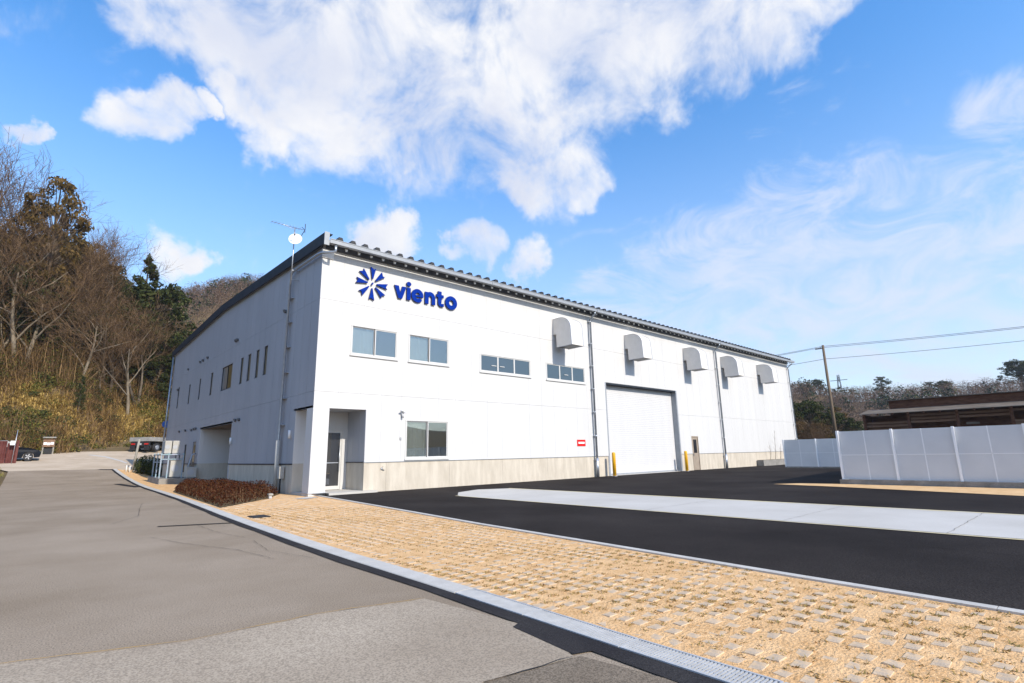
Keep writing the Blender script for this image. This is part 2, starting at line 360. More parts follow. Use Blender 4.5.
# ------------------------------------------------------------------ mesh helpers
class MB:
    def __init__(self):
        self.v, self.f, self.s = [], [], []
    def add(self, vs, fs, smooth=False):
        o = len(self.v)
        self.v += [tuple(p) for p in vs]
        self.f += [tuple(i + o for i in f) for f in fs]
        self.s += [smooth] * len(fs)
        return self
    def box(self, x0, x1, y0, y1, z0, z1):
        vs = [(x, y, z) for z in (z0, z1) for y in (y0, y1) for x in (x0, x1)]
        return self.add(vs, [(0, 2, 3, 1), (4, 5, 7, 6), (0, 1, 5, 4), (2, 6, 7, 3), (0, 4, 6, 2), (1, 3, 7, 5)])
    def obox(self, c, ax, ay, az):
        c, ax, ay, az = Vector(c), Vector(ax), Vector(ay), Vector(az)
        vs = [c + ax * i + ay * j + az * k for k in (-1, 1) for j in (-1, 1) for i in (-1, 1)]
        return self.add(vs, [(0, 2, 3, 1), (4, 5, 7, 6), (0, 1, 5, 4), (2, 6, 7, 3), (0, 4, 6, 2), (1, 3, 7, 5)])
    def cbox(self, x0, x1, y0, y1, z0, z1, c=0.02):
        # box with a chamfered top
        vs = [(x0, y0, z0), (x1, y0, z0), (x1, y1, z0), (x0, y1, z0), (x0, y0, z1 - c), (x1, y0, z1 - c), (x1, y1, z1 - c), (x0, y1, z1 - c),
              (x0 + c, y0 + c, z1), (x1 - c, y0 + c, z1), (x1 - c, y1 - c, z1), (x0 + c, y1 - c, z1)]
        fs = [(0, 3, 2, 1), (8, 9, 10, 11)]
        for i in range(4):
            j = (i + 1) % 4
            fs += [(i, j, 4 + j, 4 + i), (4 + i, 4 + j, 8 + j, 8 + i)]
        return self.add(vs, fs)
    def tube(self, pts, r, n=8, caps=True, smooth=True):
        pts = [Vector(p) for p in pts]
        rs = r if isinstance(r, (list, tuple)) else [r] * len(pts)
        rings = []
        up = Vector((0, 0, 1))
        for i, p in enumerate(pts):
            d = (pts[min(i + 1, len(pts) - 1)] - pts[max(i - 1, 0)]).normalized()
            a = d.cross(up)
            if a.length < 1e-3:
                a = d.cross(Vector((0, 1, 0)))
            a.normalize()
            b = d.cross(a)
            rings.append([p + (a * math.cos(2 * math.pi * k / n) + b * math.sin(2 * math.pi * k / n)) * rs[i] for k in range(n)])
        vs = [q for rg in rings for q in rg]
        fs = []
        for i in range(len(pts) - 1):
            for k in range(n):
                k2 = (k + 1) % n
                fs.append((i * n + k, i * n + k2, (i + 1) * n + k2, (i + 1) * n + k))
        self.add(vs, fs, smooth)
        if caps:
            o = len(self.v) - len(vs)
            self.f += [tuple(o + k for k in range(n))[::-1], tuple(o + (len(pts) - 1) * n + k for k in range(n))]
            self.s += [False, False]
        return self
    def prism(self, poly, f, d0, d1, smooth=False):
        # poly: list of 2D points; f(u, v, d) -> 3D
        n = len(poly)
        vs = [f(u, v, d0) for u, v in poly] + [f(u, v, d1) for u, v in poly]
        self.add(vs, [tuple(range(n))[::-1], tuple(range(n, 2 * n))])
        self.add(vs, [(i, (i + 1) % n, n + (i + 1) % n, n + i) for i in range(n)], smooth)
        return self
    def mesh(self, name, mat):
        me = bpy.data.meshes.new(name)
        me.from_pydata(self.v, [], self.f)
        if any(self.s):
            me.polygons.foreach_set('use_smooth', self.s)
        bm = bmesh.new()
        bm.from_mesh(me)
        bmesh.ops.remove_doubles(bm, verts=bm.verts, dist=1e-5)
        bmesh.ops.recalc_face_normals(bm, faces=bm.faces)
        bm.to_mesh(me)
        bm.free()
        me.materials.append(M[mat] if isinstance(mat, str) else mat)
        return me
    def build(self, name, mat, parent=None, **k):
        L = world_loc(parent)
        if L.length > 0:
            self.v = [(a - L.x, b - L.y, c - L.z) for a, b, c in self.v]
        return link(name, self.mesh(name, mat), parent, **k)

def world_loc(o):
    L = Vector((0, 0, 0))
    while o is not None:
        L = L + Vector(o.location)
        o = o.parent
    return L
def link(name, me, parent=None, loc=None, **k):
    o = bpy.data.objects.new(name, me)
    COL.objects.link(o)
    if parent is not None:
        o.parent = parent
    if loc is not None:
        o.location = loc
    for a, b in k.items():
        o[a] = b
    return o
def npmesh(name, verts, faces, mat, smooth=False):
    verts = np.asarray(verts, np.float32); faces = np.asarray(faces, np.int32)
    me = bpy.data.meshes.new(name)
    k = faces.shape[1]
    me.vertices.add(len(verts)); me.vertices.foreach_set('co', verts.ravel())
    me.loops.add(faces.size); me.loops.foreach_set('vertex_index', faces.ravel())
    me.polygons.add(len(faces))
    me.polygons.foreach_set('loop_start', np.arange(0, faces.size, k, dtype=np.int32))
    me.polygons.foreach_set('loop_total', np.full(len(faces), k, np.int32))
    me.polygons.foreach_set('use_smooth', np.full(len(faces), smooth, bool))
    me.update(calc_edges=True)
    me.materials.append(M[mat])
    return me
def thing(name, label, cat, loc=(0, 0, 0), rz=0.0, group=None):
    o = bpy.data.objects.new(name, None)
    COL.objects.link(o)
    o.location = loc
    o.rotation_euler = (0, 0, rz)
    o.empty_display_size = 0.2
    o['label'], o['category'] = label, cat
    if group:
        o['group'] = group
    return o
def tag(o, label, cat, group=None):
    o['label'], o['category'] = label, cat
    if group:
        o['group'] = group
    return o
def copy_tree(o, loc, rz=None, label=None, scale=None):
    c = o.copy(); COL.objects.link(c)
    c.location = loc
    if rz is not None:
        c.rotation_euler = (0, 0, rz)
    if scale is not None:
        c.scale = scale if hasattr(scale, '__len__') else (scale,) * 3
    if label:
        c['label'] = label
    for ch in list(o.children):
        d = ch.copy(); COL.objects.link(d); d.parent = c
        for g in list(ch.children):
            e = g.copy(); COL.objects.link(e); e.parent = d
    return c
def struct(o):
    o['kind'] = 'structure'
    return o

# ------------------------------------------------------------------ terrain
def sstep(a, b, x):
    t = np.clip((x - a) / (b - a), 0, 1)
    return t * t * (3 - 2 * t)
def rise(y):
    return np.where(y < 12, 0, np.where(y < 44, .0019 * (y - 12) ** 2, .0019 * 32 ** 2 + .12 * (np.minimum(y, 54) - 44)))
def Hroad(x, y):
    x = np.asarray(x, float); y = np.asarray(y, float)
    s = np.clip((y - 28.5) / 4, 0, 1)
    w = np.maximum(np.clip((-.3 - x) / 2.0, 0, 1), s)
    return rise(y) * w * (1 - sstep(45, 70, x))
def lump(x, y, s, seed):
    r = np.random.default_rng(seed)
    h = 0
    for k in range(5):
        a, b, p, q = r.uniform(-1, 1), r.uniform(-1, 1), r.uniform(0, 6), r.uniform(.6, 1.6)
        h = h + np.sin((a * x + b * y) * q * s + p) / 5
    return h
def bank_base(x):
    return 46.2 + 5.2 * sstep(-5.5, -1.0, x) - 4 * sstep(-10, -24, x) * 0 + 3 * sstep(3, 12, x)
def H(x, y):
    x = np.asarray(x, float); y = np.asarray(y, float)
    h = Hroad(x, y)
    # near hill
    s = np.maximum(y - bank_base(x), 0)
    z = np.where(s < 12, .88 * s, 10.56 + .62 * (s - 12))
    C = 27 - 17 * sstep(-6, 9, x) - 7.5 * sstep(8, 24, x)
    z = C * np.tanh(z / C) + 0.35 * lump(x, y, 1.1, 3) * np.clip(s / 3, 0, 1)
    h = h + np.maximum(z, 0) * (s > 0)
    # hill farther back on the left
    h = h + 73 * np.exp(-((x - 75) / 95) ** 2 - ((y - 215) / 62) ** 2) * (1 + .07 * lump(x, y, .06, 5))
    # long ridge on the right
    rx = 245
    h = h + (18.6 + 1.3 * lump(x * 0, y, .05, 9) + 4.5 * sstep(40, 75, y) + 1.5 * sstep(-10, -70, y)) * np.exp(-((x - rx) / 62) ** 2) * sstep(135, 95, y)
    # distant hills all round
    r = np.hypot(x, y)
    h = h + sstep(430, 620, r) * (26 + 12 * lump(x, y, .012, 11)) * sstep(240, 140, np.abs(np.arctan2(y, x)) * 100)
    return h
def sinh_axis(c, n, lim, k):
    t = np.linspace(-1, 1, n)
    return c + np.sinh(t * k) / np.sinh(k) * lim
def grid_mesh(name, xs, ys, hf, mat, smooth=True):
    X, Y = np.meshgrid(xs, ys)
    Z = hf(X, Y)
    nx, ny = len(xs), len(ys)
    v = np.stack([X, Y, Z], -1).reshape(-1, 3)
    i = np.arange((ny - 1) * nx).reshape(ny - 1, nx)[:, :-1].ravel()
    f = np.stack([i, i + 1, i + nx + 1, i + nx], -1)
    return npmesh(name, v, f, mat, smooth)
def Hg(x, y):
    h = H(x, y)
    flat = (x > -9.5) & (x < 70) & (y < 47)
    return h - 0.11 * np.where(flat, 1, 0.02)
gm = grid_mesh('ground', sinh_axis(0, 240, 1400, 4.6), sinh_axis(30, 260, 1400, 4.6), Hg, 'soil')
struct(link('ground', gm))

def sheet(name, poly, off, mat, hf=Hroad, step=None, thick=None):
    """Flat polygon sheet laid on the terrain; with step it is cut into a grid along y."""
    bm = bmesh.new()
    vs = [bm.verts.new((x, y, 0)) for x, y in poly]
    bm.faces.new(vs)
    if step:
        ys = [p[1] for p in poly]; xs = [p[0] for p in poly]
        y = min(ys) + step
        while y < max(ys):
            bmesh.ops.bisect_plane(bm, geom=bm.verts[:] + bm.edges[:] + bm.faces[:], plane_co=(0, y, 0), plane_no=(0, 1, 0))
            y += step
        for x in (-2.3, -1.8, -1.3, -.8, -.3):
            if min(xs) < x < max(xs):
                bmesh.ops.bisect_plane(bm, geom=bm.verts[:] + bm.edges[:] + bm.faces[:], plane_co=(x, 0, 0), plane_no=(1, 0, 0))
    for v in bm.verts:
        v.co.z = float(hf(v.co.x, v.co.y)) + off
    bmesh.ops.triangulate(bm, faces=bm.faces[:])
    bmesh.ops.recalc_face_normals(bm, faces=bm.faces)
    for f in bm.faces:
        if f.normal.z < 0:
            f.normal_flip()
    if thick:
        r = bmesh.ops.extrude_face_region(bm, geom=bm.faces[:])
        for e in r['geom']:
            if isinstance(e, bmesh.types.BMVert):
                e.co.z -= thick
        bmesh.ops.recalc_face_normals(bm, faces=bm.faces)
    me = bpy.data.meshes.new(name)
    bm.to_mesh(me); bm.free()
    me.materials.append(M[mat])
    return link(name, me)

ROAD = -0.013
# outer (road side) line of the kerb
KERB = [(-4.24, -30), (-4.225, -18.5), (-4.20, -16.7), (-4.18, -16.19), (-4.155, -15.6), (-4.14, -15.07), (-4.115, -14.28), (-4.10, -13.3), (-4.075, -11.5), (-4.03, -10.0), (-3.90, -7.0), (-3.74, -4.0), (-3.55, -1.0), (-3.34, 2.5), (-3.14, 7.0), (-2.94, 12.0), (-2.78, 17.0), (-2.66, 22.0), (-2.60, 27.5), (-2.58, 32.0)]
def kerb_x(y, off=0.0):
    return float(np.interp(y, [p[1] for p in KERB], [p[0] for p in KERB])) + off
KW = 0.235
road_poly = [(kerb_x(y), y) for y in np.linspace(-30, 32.0, 63)] + [(-8.4, 32.4), (-8.35, 20), (-8.45, 5), (-10.5, 0), (-12.5, -8), (-14, -30)]
struct(sheet('road', road_poly, ROAD, 'old_asphalt', step=1.2))
struct(sheet('dirt_road', [(-8.42, 32.45), (-2.0, 32.03), (1.5, 31.4), (12, 31.4), (12, 46), (4, 51.2), (0, 51), (-3.2, 48), (-5, 46.4), (-9.5, 45.4), (-13, 44), (-13, 38), (-9.2, 35)], ROAD + .004, 'dirt_road', step=1.2))
struct(sheet('road_patch', [(-12.9, -12.2), (-7.31, -13.62), (-6.3, -14.02), (-5.33, -14.06), (-4.42, -14.3), (kerb_x(-15.7, -.12), -15.72), (-4.52, -16.25), (-5.18, -16.12), (-5.9, -16.35), (-7.2, -17.2), (-9.5, -18.4), (-13.4, -20)], ROAD + .006, 'patch_asphalt', step=1.5))
struct(sheet('road_patch', [(-4.47, -16.26), (-5.17, -16.135), (-5.9, -16.37), (-7.2, -17.22), (-9.5, -18.43), (-12, -25), (-4.4, -25), (kerb_x(-17.5, -.12), -17.2)], ROAD + .005, 'brown_asphalt', step=1.5))
def road_line(pts, w, mat, off, seed):
    r = random.Random(seed)
    fine = []
    for (a, b) in zip(pts, pts[1:]):
        n = max(2, int(math.hypot(b[0] - a[0], b[1] - a[1]) / .12))
        for i in range(n):
            fine.append((a[0] + (b[0] - a[0]) * i / n + r.gauss(0, .008), a[1] + (b[1] - a[1]) * i / n + r.gauss(0, .008)))
    fine.append(pts[-1])
    vs, fs = [], []
    for i, p in enumerate(fine):
        q = fine[min(i + 1, len(fine) - 1)]; o = fine[max(i - 1, 0)]
        dx, dy = q[0] - o[0], q[1] - o[1]; l = math.hypot(dx, dy) + 1e-6
        ww = w * r.uniform(.4, 1.3) * (1 if 0 < i < len(fine) - 1 else .2)
        z = float(Hroad(*p)) + ROAD + off
        vs += [(p[0] - dy / l * ww, p[1] + dx / l * ww, z), (p[0] + dy / l * ww, p[1] - dx / l * ww, z)]
    for i in range(len(fine) - 1):
        fs.append((2 * i, 2 * i + 1, 2 * i + 3, 2 * i + 2))
    return MB().add(vs, fs)
SEAM = [(-12.9, -12.2), (-7.31, -13.62), (-6.3, -14.02), (-5.33, -14.06), (-4.42, -14.3)]
SEAM2 = [(-4.5, -16.255), (-5.17, -16.13), (-5.9, -16.36), (-7.2, -17.21), (-9.5, -18.42)]
for i, (p, w, m_) in enumerate([(SEAM, .007, 'tuft'), (SEAM2, .0035, 'trench'), ([(-5.6, -7.4), (-5.35, -8.6), (-4.9, -10.0), (-4.75, -11.2)], .004, 'trench'), ([(-4.6, -5.9), (-4.62, -7.6), (-4.45, -8.8)], .003, 'trench'),
                                ([(-5.9, -4.4), (-5.2, -2.8), (-4.9, -.5), (-4.5, 2.0)], .004, 'trench'), ([(-4.45, -9.2), (-4.6, -10.4), (-4.35, -11.6)], .003, 'trench')]):
    struct(road_line(p, w, m_, .013 + .0005 * i, 40 + i).build('road_crack', m_))
tr = [(kerb_x(y), y) for y in sorted(list(np.linspace(-25, 31.9, 58)) + [-16.26, -16.21, -15.95, -15.7, -15.51, -15.47])]
wv = lambda y: 0.15 + 0.02 * math.sin(y * 1.7) * math.sin(y * .6) + (0.09 if -16.22 < y < -15.5 else 0) + (0.07 * (-15.5 - y) / .7 if -16.22 < y < -15.5 else 0) + (.03 if y < -16.22 else 0)
struct(sheet('trench_strip', tr + [(x - wv(y), y) for x, y in reversed(tr)], ROAD + .009, 'trench', step=1.2))
for i, (x0, y0, x1, y1, w) in enumerate([(-3.95, -6.28, -5.24, -5.66, .10), (-3.05, 14.6, -3.55, 18.6, .35), (-2.7, 31.6, -3.45, 31.9, .6), (-3.62, -3.1, -3.8, -3.06, .05)]):
    d = Vector((x1 - x0, y1 - y0)).normalized(); n = Vector((-d.y, d.x)) * w / 2
    q = [(x0 + n.x, y0 + n.y), (x0 - n.x, y0 - n.y), (x1 - n.x, y1 - n.y), (x1 + n.x, y1 + n.y)]
    struct(sheet('trench_strip', q, ROAD + .012, 'trench', step=1.2))
struct(sheet('drain_cover', [(-3.5, 44.1), (-2.4, 42.3), (-1.6, 38.8), (-1.36, 36.8), (-1.15, 36.8), (-1.35, 38.9), (-2.1, 42.5), (-3.2, 44.4)], ROAD + .012, 'concrete_slab', step=1.0))

# kerb: separate kerb stones, two metres each, up to the steel drain
def kerb_stone(y0, y1):
    b = MB()
    ys = np.linspace(y0, y1, 4)
    prof = [(0, -.16), (0, -.012), (.012, 0), (KW, 0), (KW, -.16)]
    rings = []
    for y in ys:
        z = float(Hroad(kerb_x(y) , y))
        rings.append([(kerb_x(y) + u, y, z + v + .002) for u, v in prof])
    n = len(prof)
    vs = [p for r in rings for p in r]
    fs = []
    for i in range(len(ys) - 1):
        for k in range(n):
            k2 = (k + 1) % n
            fs.append((i * n + k, i * n + k2, (i + 1) * n + k2, (i + 1) * n + k))
    fs += [tuple(range(n)), tuple(range((len(ys) - 1) * n, len(ys) * n))]
    b.add(vs, fs)
    return b
kerb = struct(bpy.data.objects.new('kerb', None)); COL.objects.link(kerb)
y = -14.35
while y < 31.8:
    y2 = min(y + 2.0, 31.95)
    kerb_stone(y + .004, y2 - .004).build('kerb_stone', 'kerb', kerb)
    y = y2

# steel drain along the nearest stretch of kerb
drain_labels = ['steel drain grating at the kerb, section nearest the viewer at the frame edge', 'steel drain grating at the kerb, second section from the bottom edge of the photo',
                'steel drain grating at the kerb, third section from the bottom edge', 'steel drain grating section that meets the concrete kerb', 'steel drain grating section behind the nearest one, out by the camera']
dsecs = [(-15.35, -14.37, 3), (-16.35, -15.36, 2), (-17.35, -16.36, 1), (-18.35, -17.36, 0)]
for (y0, y1, li) in dsecs:
    xm = kerb_x((y0 + y1) / 2)
    t = thing('drain_grating', drain_labels[li], 'drain', (xm, y0, 0), 0, 'steel drain gratings along the kerb')
    k0, k1 = kerb_x(y0), kerb_x(y1)
    def kb(mb, a, b, ya, yb, za, zb):
        f = lambda y: k0 + (k1 - k0) * (y - y0) / (y1 - y0)
        vs = [(f(y) + u, y, z) for z in (za, zb) for y in (ya, yb) for u in (a, b)]
        return mb.add(vs, [(0, 2, 3, 1), (4, 5, 7, 6), (0, 1, 5, 4), (2, 6, 7, 3), (0, 4, 6, 2), (1, 3, 7, 5)])
    fr = MB()
    kb(fr, 0, .018, y0, y1, -.10, .004); kb(fr, KW - .018, KW, y0, y1, -.10, .004)
    kb(fr, .0185, KW - .0185, y0, y0 + .010, -.04, .003); kb(fr, .0185, KW - .0185, y1 - .010, y1, -.04, .0035)
    fr.build('frame', 'grate', t)
    br = MB()
    yy = y0 + .028
    while yy < y1 - .02:
        kb(br, .0185, KW - .0185, yy, yy + .010, -.035, .002)
        yy += .0245
    for u in (.33, .66):
        kb(br, KW * u - .003, KW * u + .003, y0 + .013, y1 - .013, -.03, -.002)
    o = br.build('bars', 'grate', t); o['kind'] = 'stuff'
    ch = MB(); kb(ch, .0185, KW - .0185, y0 + .002, y1 - .002, -.105, -.10); ch.build('channel', 'black', t)

# paving: sand bed with stone knobs on a grid, between the kerb and the white edging
EDGE = [(0.30, 0.0), (0.02, -2.9), (-0.40, -6.9), (-0.80, -10.5), (-1.05, -13.72), (-1.18, -15.3), (-1.28, -16.5), (-1.34, -17.4), (-1.42, -18.5), (-2.2, -30)]
EDGE = EDGE[::-1]
def edge_x(y):
    return float(np.interp(y, [p[1] for p in EDGE], [p[0] for p in EDGE]))
def knoll(x, y):
    x = np.asarray(x, float)
    return Hroad(x, y)
pv = [(kerb_x(y) + KW + .002, y) for y in np.linspace(-25, 31.9, 58)]
pv2 = [(-1.2, 31.9), (-0.6, 30.5), (-.02, 28.3), (-.02, 1.75), (0.3, 0.0)] + [(edge_x(y), y) for y in np.linspace(-2.9, -25, 12)]
pavement = struct(sheet('pavement', pv + pv2, -.012, 'sand', step=1.2))
PX, PY = 0.205, 0.1475
spots = []
yy = -22.0
row = 0
while yy < 30:
    x = -4.02
    while x < edge_x(min(yy, 0)) - .12 if yy < 0 else x < -.2:
        xx = x + 0.028 * ((yy + 18)) * 0.25 * 0
        if xx > kerb_x(yy) + KW + .03:
            spots.append((xx, yy + .035 * math.sin(xx * 9)))
        x += PX
    yy += PY
cx, cy = -7.3277, -18.7944
fx, fy = 0.70, 0.74
def inview(p):
    dx, dy = p[0] - cx, p[1] - cy
    d = dx * .65687 + dy * .72386 + (-1.3) * .21105
    if d < .5:
        return None
    u = (dx * .74313 - dy * .66888 + 1.3 * .01879) / d * 521.37 + 512
    v = 341.5 - (-dx * .12757 - dy * .16918 - 1.3 * .97729) / d * 521.37
    if not (-20 < u < 1044 and v < 700):
        return None
    return d
vis = sorted([(inview(p), p) for p in spots if inview(p) is not None and p[1] < 2])
def knob_mesh(seed):
    r = random.Random(seed)
    j = lambda a: r.uniform(-a, a)
    a, b2, h = .060, .045, .018
    base = [(-a + j(.006), -b2 + j(.006)), (a + j(.006), -b2 + j(.006)), (a + j(.006), b2 + j(.006)), (-a + j(.006), b2 + j(.006))]
    vs = [(x * 1.06, y * 1.06, -.03) for x, y in base] + [(x, y, h - .006 + j(.002)) for x, y in base] + [(x * .96, y * .96, h + j(.002)) for x, y in base]
    fs = [(8, 9, 10, 11)]
    for i in range(4):
        k = (i + 1) % 4
        fs += [(i, k, 4 + k, 4 + i), (4 + i, 4 + k, 8 + k, 8 + i)]
    return MB().add(vs, fs)
KM = [knob_mesh(i).mesh('paving_stone', 'stone') for i in range(10)]
far = MB()
kr = random.Random(3)
for i, (d, (x, y)) in enumerate(vis):
    sink = kr.choice([0, 0, -.004, -.008, -.012, -.02, -.026])
    if math.sin(x * 2.1 + y * .9) + math.sin(y * 1.7 - x) > 1.35:
        sink -= .012
    if i < 300:
        o = link('paving_stone', KM[i % 10], pavement, (x, y, -.0242 + sink * .42))
        o.rotation_euler = (kr.uniform(-.05, .05), kr.uniform(-.05, .05), kr.uniform(-.08, .08))
    elif d < 24:
        a, b2 = .058, .043
        z = -.0057 + sink * .42
        x += kr.uniform(-.006, .006); y += kr.uniform(-.006, .006)
        far.add([(x - a, y - b2, z - .04), (x + a, y - b2, z - .04), (x + a, y + b2, z - .04), (x - a, y + b2, z - .04), (x - a * .88, y - b2 * .85, z), (x + a * .88, y - b2 * .85, z), (x + a * .88, y + b2 * .85, z), (x - a * .88, y + b2 * .85, z)],
                [(4, 5, 6, 7), (0, 1, 5, 4), (1, 2, 6, 5), (2, 3, 7, 6), (3, 0, 4, 7)])
o = far.build('paving_stones', 'stone', pavement); o['kind'] = 'stuff'
# dry tufts in the gaps between stones
tv, tf = [], []
for d, (x, y) in vis:
    if d > 14 or kr.random() > .85:
        continue
    q = math.sin(x * 3.1 + y * 1.3) * .5 + .5
    for k in range(int((9 + 24 * q) * (1.0 if d < 7 else .5))):
        bx, by = x + PX / 2 + kr.uniform(-.055, .055), y + kr.uniform(-.04, .04)
        a = kr.uniform(0, 6.28); l = kr.uniform(.012, .032); w = kr.uniform(.004, .009)
        n = len(tv)
        tv += [(bx - w * math.sin(a), by + w * math.cos(a), -.012), (bx + w * math.sin(a), by - w * math.cos(a), -.012), (bx + math.cos(a) * l, by + math.sin(a) * l, -.012 + l * kr.uniform(.3, .8))]
        tf.append((n, n + 1, n + 2))
o = link('dry_tufts', npmesh('dry_tufts', tv, tf, 'tuft'), pavement); o['kind'] = 'stuff'

# white edging between paving and yard
edging = struct(bpy.data.objects.new('edging', None)); COL.objects.link(edging)
y = -24.0
while y < -0.05:
    y2 = min(y + 1.5, -0.02)
    x0, x1 = edge_x(y), edge_x(y2)
    MB().add([(x0, y + .003, -.10), (x0 + .11, y + .003, -.10), (x1 + .11, y2 - .003, -.10), (x1, y2 - .003, -.10), (x0, y + .003, .006), (x0 + .11, y + .003, .006), (x1 + .11, y2 - .003, .006), (x1, y2 - .003, .006)],
             [(0, 3, 2, 1), (4, 5, 6, 7), (0, 1, 5, 4), (1, 2, 6, 5), (2, 3, 7, 6), (3, 0, 4, 7)]).build('edging_stone', 'kerb', edging)
    y = y2

# yard asphalt and concrete strip
yard_poly = [(edge_x(y) + .111, y) for y in np.linspace(-25, -0.02, 14)] + [(0.6, -.01), (46, -.01), (52, -.01), (52, -25)]
struct(sheet('yard', yard_poly, -.003, 'yard', step=None))
struct(sheet('concrete_strip', [(3.2, -4.5), (3.35, -4.2), (4.15, -3.15), (5.5, -2.55), (6.62, -3.1), (6.62, -25), (3.12, -25)], .004, 'concrete_slab'))
struct(sheet('strip_border', [(3.12, -4.35), (3.2, -4.35), (3.04, -25), (2.95, -25)], .006, 'slab_edge'))
struct(sheet('strip_border', [(6.55, -3.12), (6.70, -3.0), (6.70, -25), (6.55, -25)], .0065, 'slab_edge'))
struct(sheet('tan_strip', [(13.7, -10.2), (13.2, -12.6), (11.7, -17.3), (10.0, -23), (14.82, -23), (14.82, -12.3), (14.6, -10.8)], .006, 'sand_far'))
for i, pts in enumerate([[(2.2, -2.0), (1.9, -6.0), (1.75, -11), (1.6, -18), (1.6, -24)], [(9.8, -1.0), (9.6, -6), (9.5, -12), (9.3, -22)], [(13.4, -.8), (13.1, -5), (12.9, -9.6)], [(20, -1.2), (19.6, -6.5)], [(-.05, -5.2), (2.9, -5.35)], [(6.8, -9.0), (11.4, -9.3)]]):
    struct(road_line(pts, .006, 'seam', .013 + .0004 * i, 80 + i).build('paving_seam', 'seam'))
for i, y in enumerate((-5.6, -8.6, -11.6, -14.6, -17.0)):
    struct(road_line([(3.06, y), (6.66, y - .02)], .005, 'joint', .021 + .0003 * i, 90 + i).build('slab_joint', 'joint'))
struct(sheet('entrance_slab', [(0.02, .02), (0.62, .02), (0.62, -.30), (2.5, -.30), (2.5, -.012), (2.04, .02), (2.04, 1.54), (0.02, 1.68)], .07, 'concrete_slab', thick=.14))
struct(sheet('ground_plate', [(-.75, -.75), (-.15, -.35), (.05, -.8), (-.5, -1.15)], .004, 'concrete_slab'))
struct(sheet('hedge_bed', [(-3.24, -2.15), (-1.2, .32), (-.18, 2.3), (-.12, 10.3), (-1.9, 11.6), (-2.66, 8.0)], .002, 'soil', step=1.2))
tag(MB().box(-3.42, -3.06, -5.72, -5.22, -.03, .012).build('utility_cover', 'black'), 'small dark metal utility cover set in the tan paving', 'utility cover')

# ------------------------------------------------------------------ factory building
LX, WY, ZE = 45.0, 28.2, 9.38
RIDGE = 14.1
SL = 0.035
bld = thing('factory_building', 'long white two storey factory with a low gabled dark roof', 'factory')

def subtract(rects, op):
    out = []
    for (a, b, c, d) in rects:
        x0, x1, z0, z1 = op
        if x1 <= a or x0 >= b or z1 <= c or z0 >= d:
            out.append((a, b, c, d)); continue
        if x0 > a: out.append((a, x0, c, d))
        if x1 < b: out.append((x1, b, c, d))
        lo, hi = max(a, x0), min(b, x1)
        if z0 > c: out.append((lo, hi, c, z0))
        if z1 < d: out.append((lo, hi, z1, d))
    return out
ROWS = [(1.10, 3.68), (3.688, 7.20), (7.208, ZE)]
F_OPEN = [(1.29, 3.34, 5.17, 6.37), (3.85, 5.92, 5.17, 6.37), (7.67, 10.97, 5.08, 5.97), (12.08, 15.2, 5.06, 5.98), (3.80, 5.92, 1.18, 2.76), (16.95, 24.75, -1, 5.3), (26.18, 27.08, -1, 2.28), (-1, 2.06, -1, 3.08)]
L_OPEN = [(5.74, 6.22, 5.03, 6.34), (6.92, 7.40, 5.03, 6.34), (8.19, 8.70, 5.03, 6.34), (9.45, 9.92, 5.03, 6.34), (11.40, 13.48, 5.03, 6.32), (15.48, 16.0, 5.03, 6.34), (18.47, 18.9, 5.03, 6.34), (21.42, 21.9, 5.0, 6.3), (25.1, 25.6, 5.0, 6.5),
          (10.5, 17.2, -1, 3.1), (18.0, 18.8, -1, 2.4), (20.6, 21.2, .6, 2.3), (-1, 1.72, -1, 3.08)]
def clad(axis, length, openings, mat, width, top=None, skip=0.0):
    backs = []
    n = int(round(length / width)); w = length / n
    for k in range(n):
        for (z0, z1) in ROWS:
            a, b = k * w + (.002 if axis == 'x' else .008), (k + 1) * w - (.002 if axis == 'x' else .008)
            ztop = z1
            rects = [(a, b, z0, ztop)]
            for op in openings:
                rects = subtract(rects, op)
            rects = [r for r in rects if r[1] - r[0] > .02 and r[3] - r[2] > .02]
            if not rects:
                continue
            for (p, q, r, s) in rects:
                mb = MB()
                if axis == 'x':
                    mb.box(p, q, 0.0, 0.035, r, s)
                else:
                    mb.box(0.0, 0.035, max(p, .036), q, r, s)
                mb.build('wall_panel', mat, bld)
    rects = [(0.04, length - .04, 0.0, ZE)]
    for op in openings:
        rects = subtract(rects, op)
    mb = MB()
    for (p, q, r, s) in rects:
        if axis == 'x':
            mb.box(p, q, 0.034, 0.16, r, s)
        else:
            mb.box(0.034, 0.16, max(p, .17), q, r, s)
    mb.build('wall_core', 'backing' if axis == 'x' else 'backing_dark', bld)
clad('x', LX, F_OPEN, 'white_panel', 0.9)
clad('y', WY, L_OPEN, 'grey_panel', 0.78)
# gable strip above the eaves on the left wall
def zr(y):
    return ZE + SL * (RIDGE - abs(y - RIDGE))
n = int(round(WY / .78)); w = WY / n
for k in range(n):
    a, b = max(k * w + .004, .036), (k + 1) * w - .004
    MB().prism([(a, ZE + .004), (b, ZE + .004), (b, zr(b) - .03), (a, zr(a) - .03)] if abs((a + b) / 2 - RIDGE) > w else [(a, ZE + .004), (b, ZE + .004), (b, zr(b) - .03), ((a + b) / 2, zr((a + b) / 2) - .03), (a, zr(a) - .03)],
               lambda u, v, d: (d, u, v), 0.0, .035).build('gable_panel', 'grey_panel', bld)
MB().prism([(.2, ZE - .1), (WY, ZE - .1), (WY, ZE), (RIDGE, zr(RIDGE) - .05), (.2, ZE)], lambda u, v, d: (d, u, v), .036, .15).build('gable_core', 'backing', bld)
# far walls
MB().box(LX - .2, LX, .17, WY, 0, ZE).build('wall', 'white_panel', bld)
MB().box(.17, LX - .21, WY - .2, WY, 0, ZE).build('wall', 'white_panel', bld)
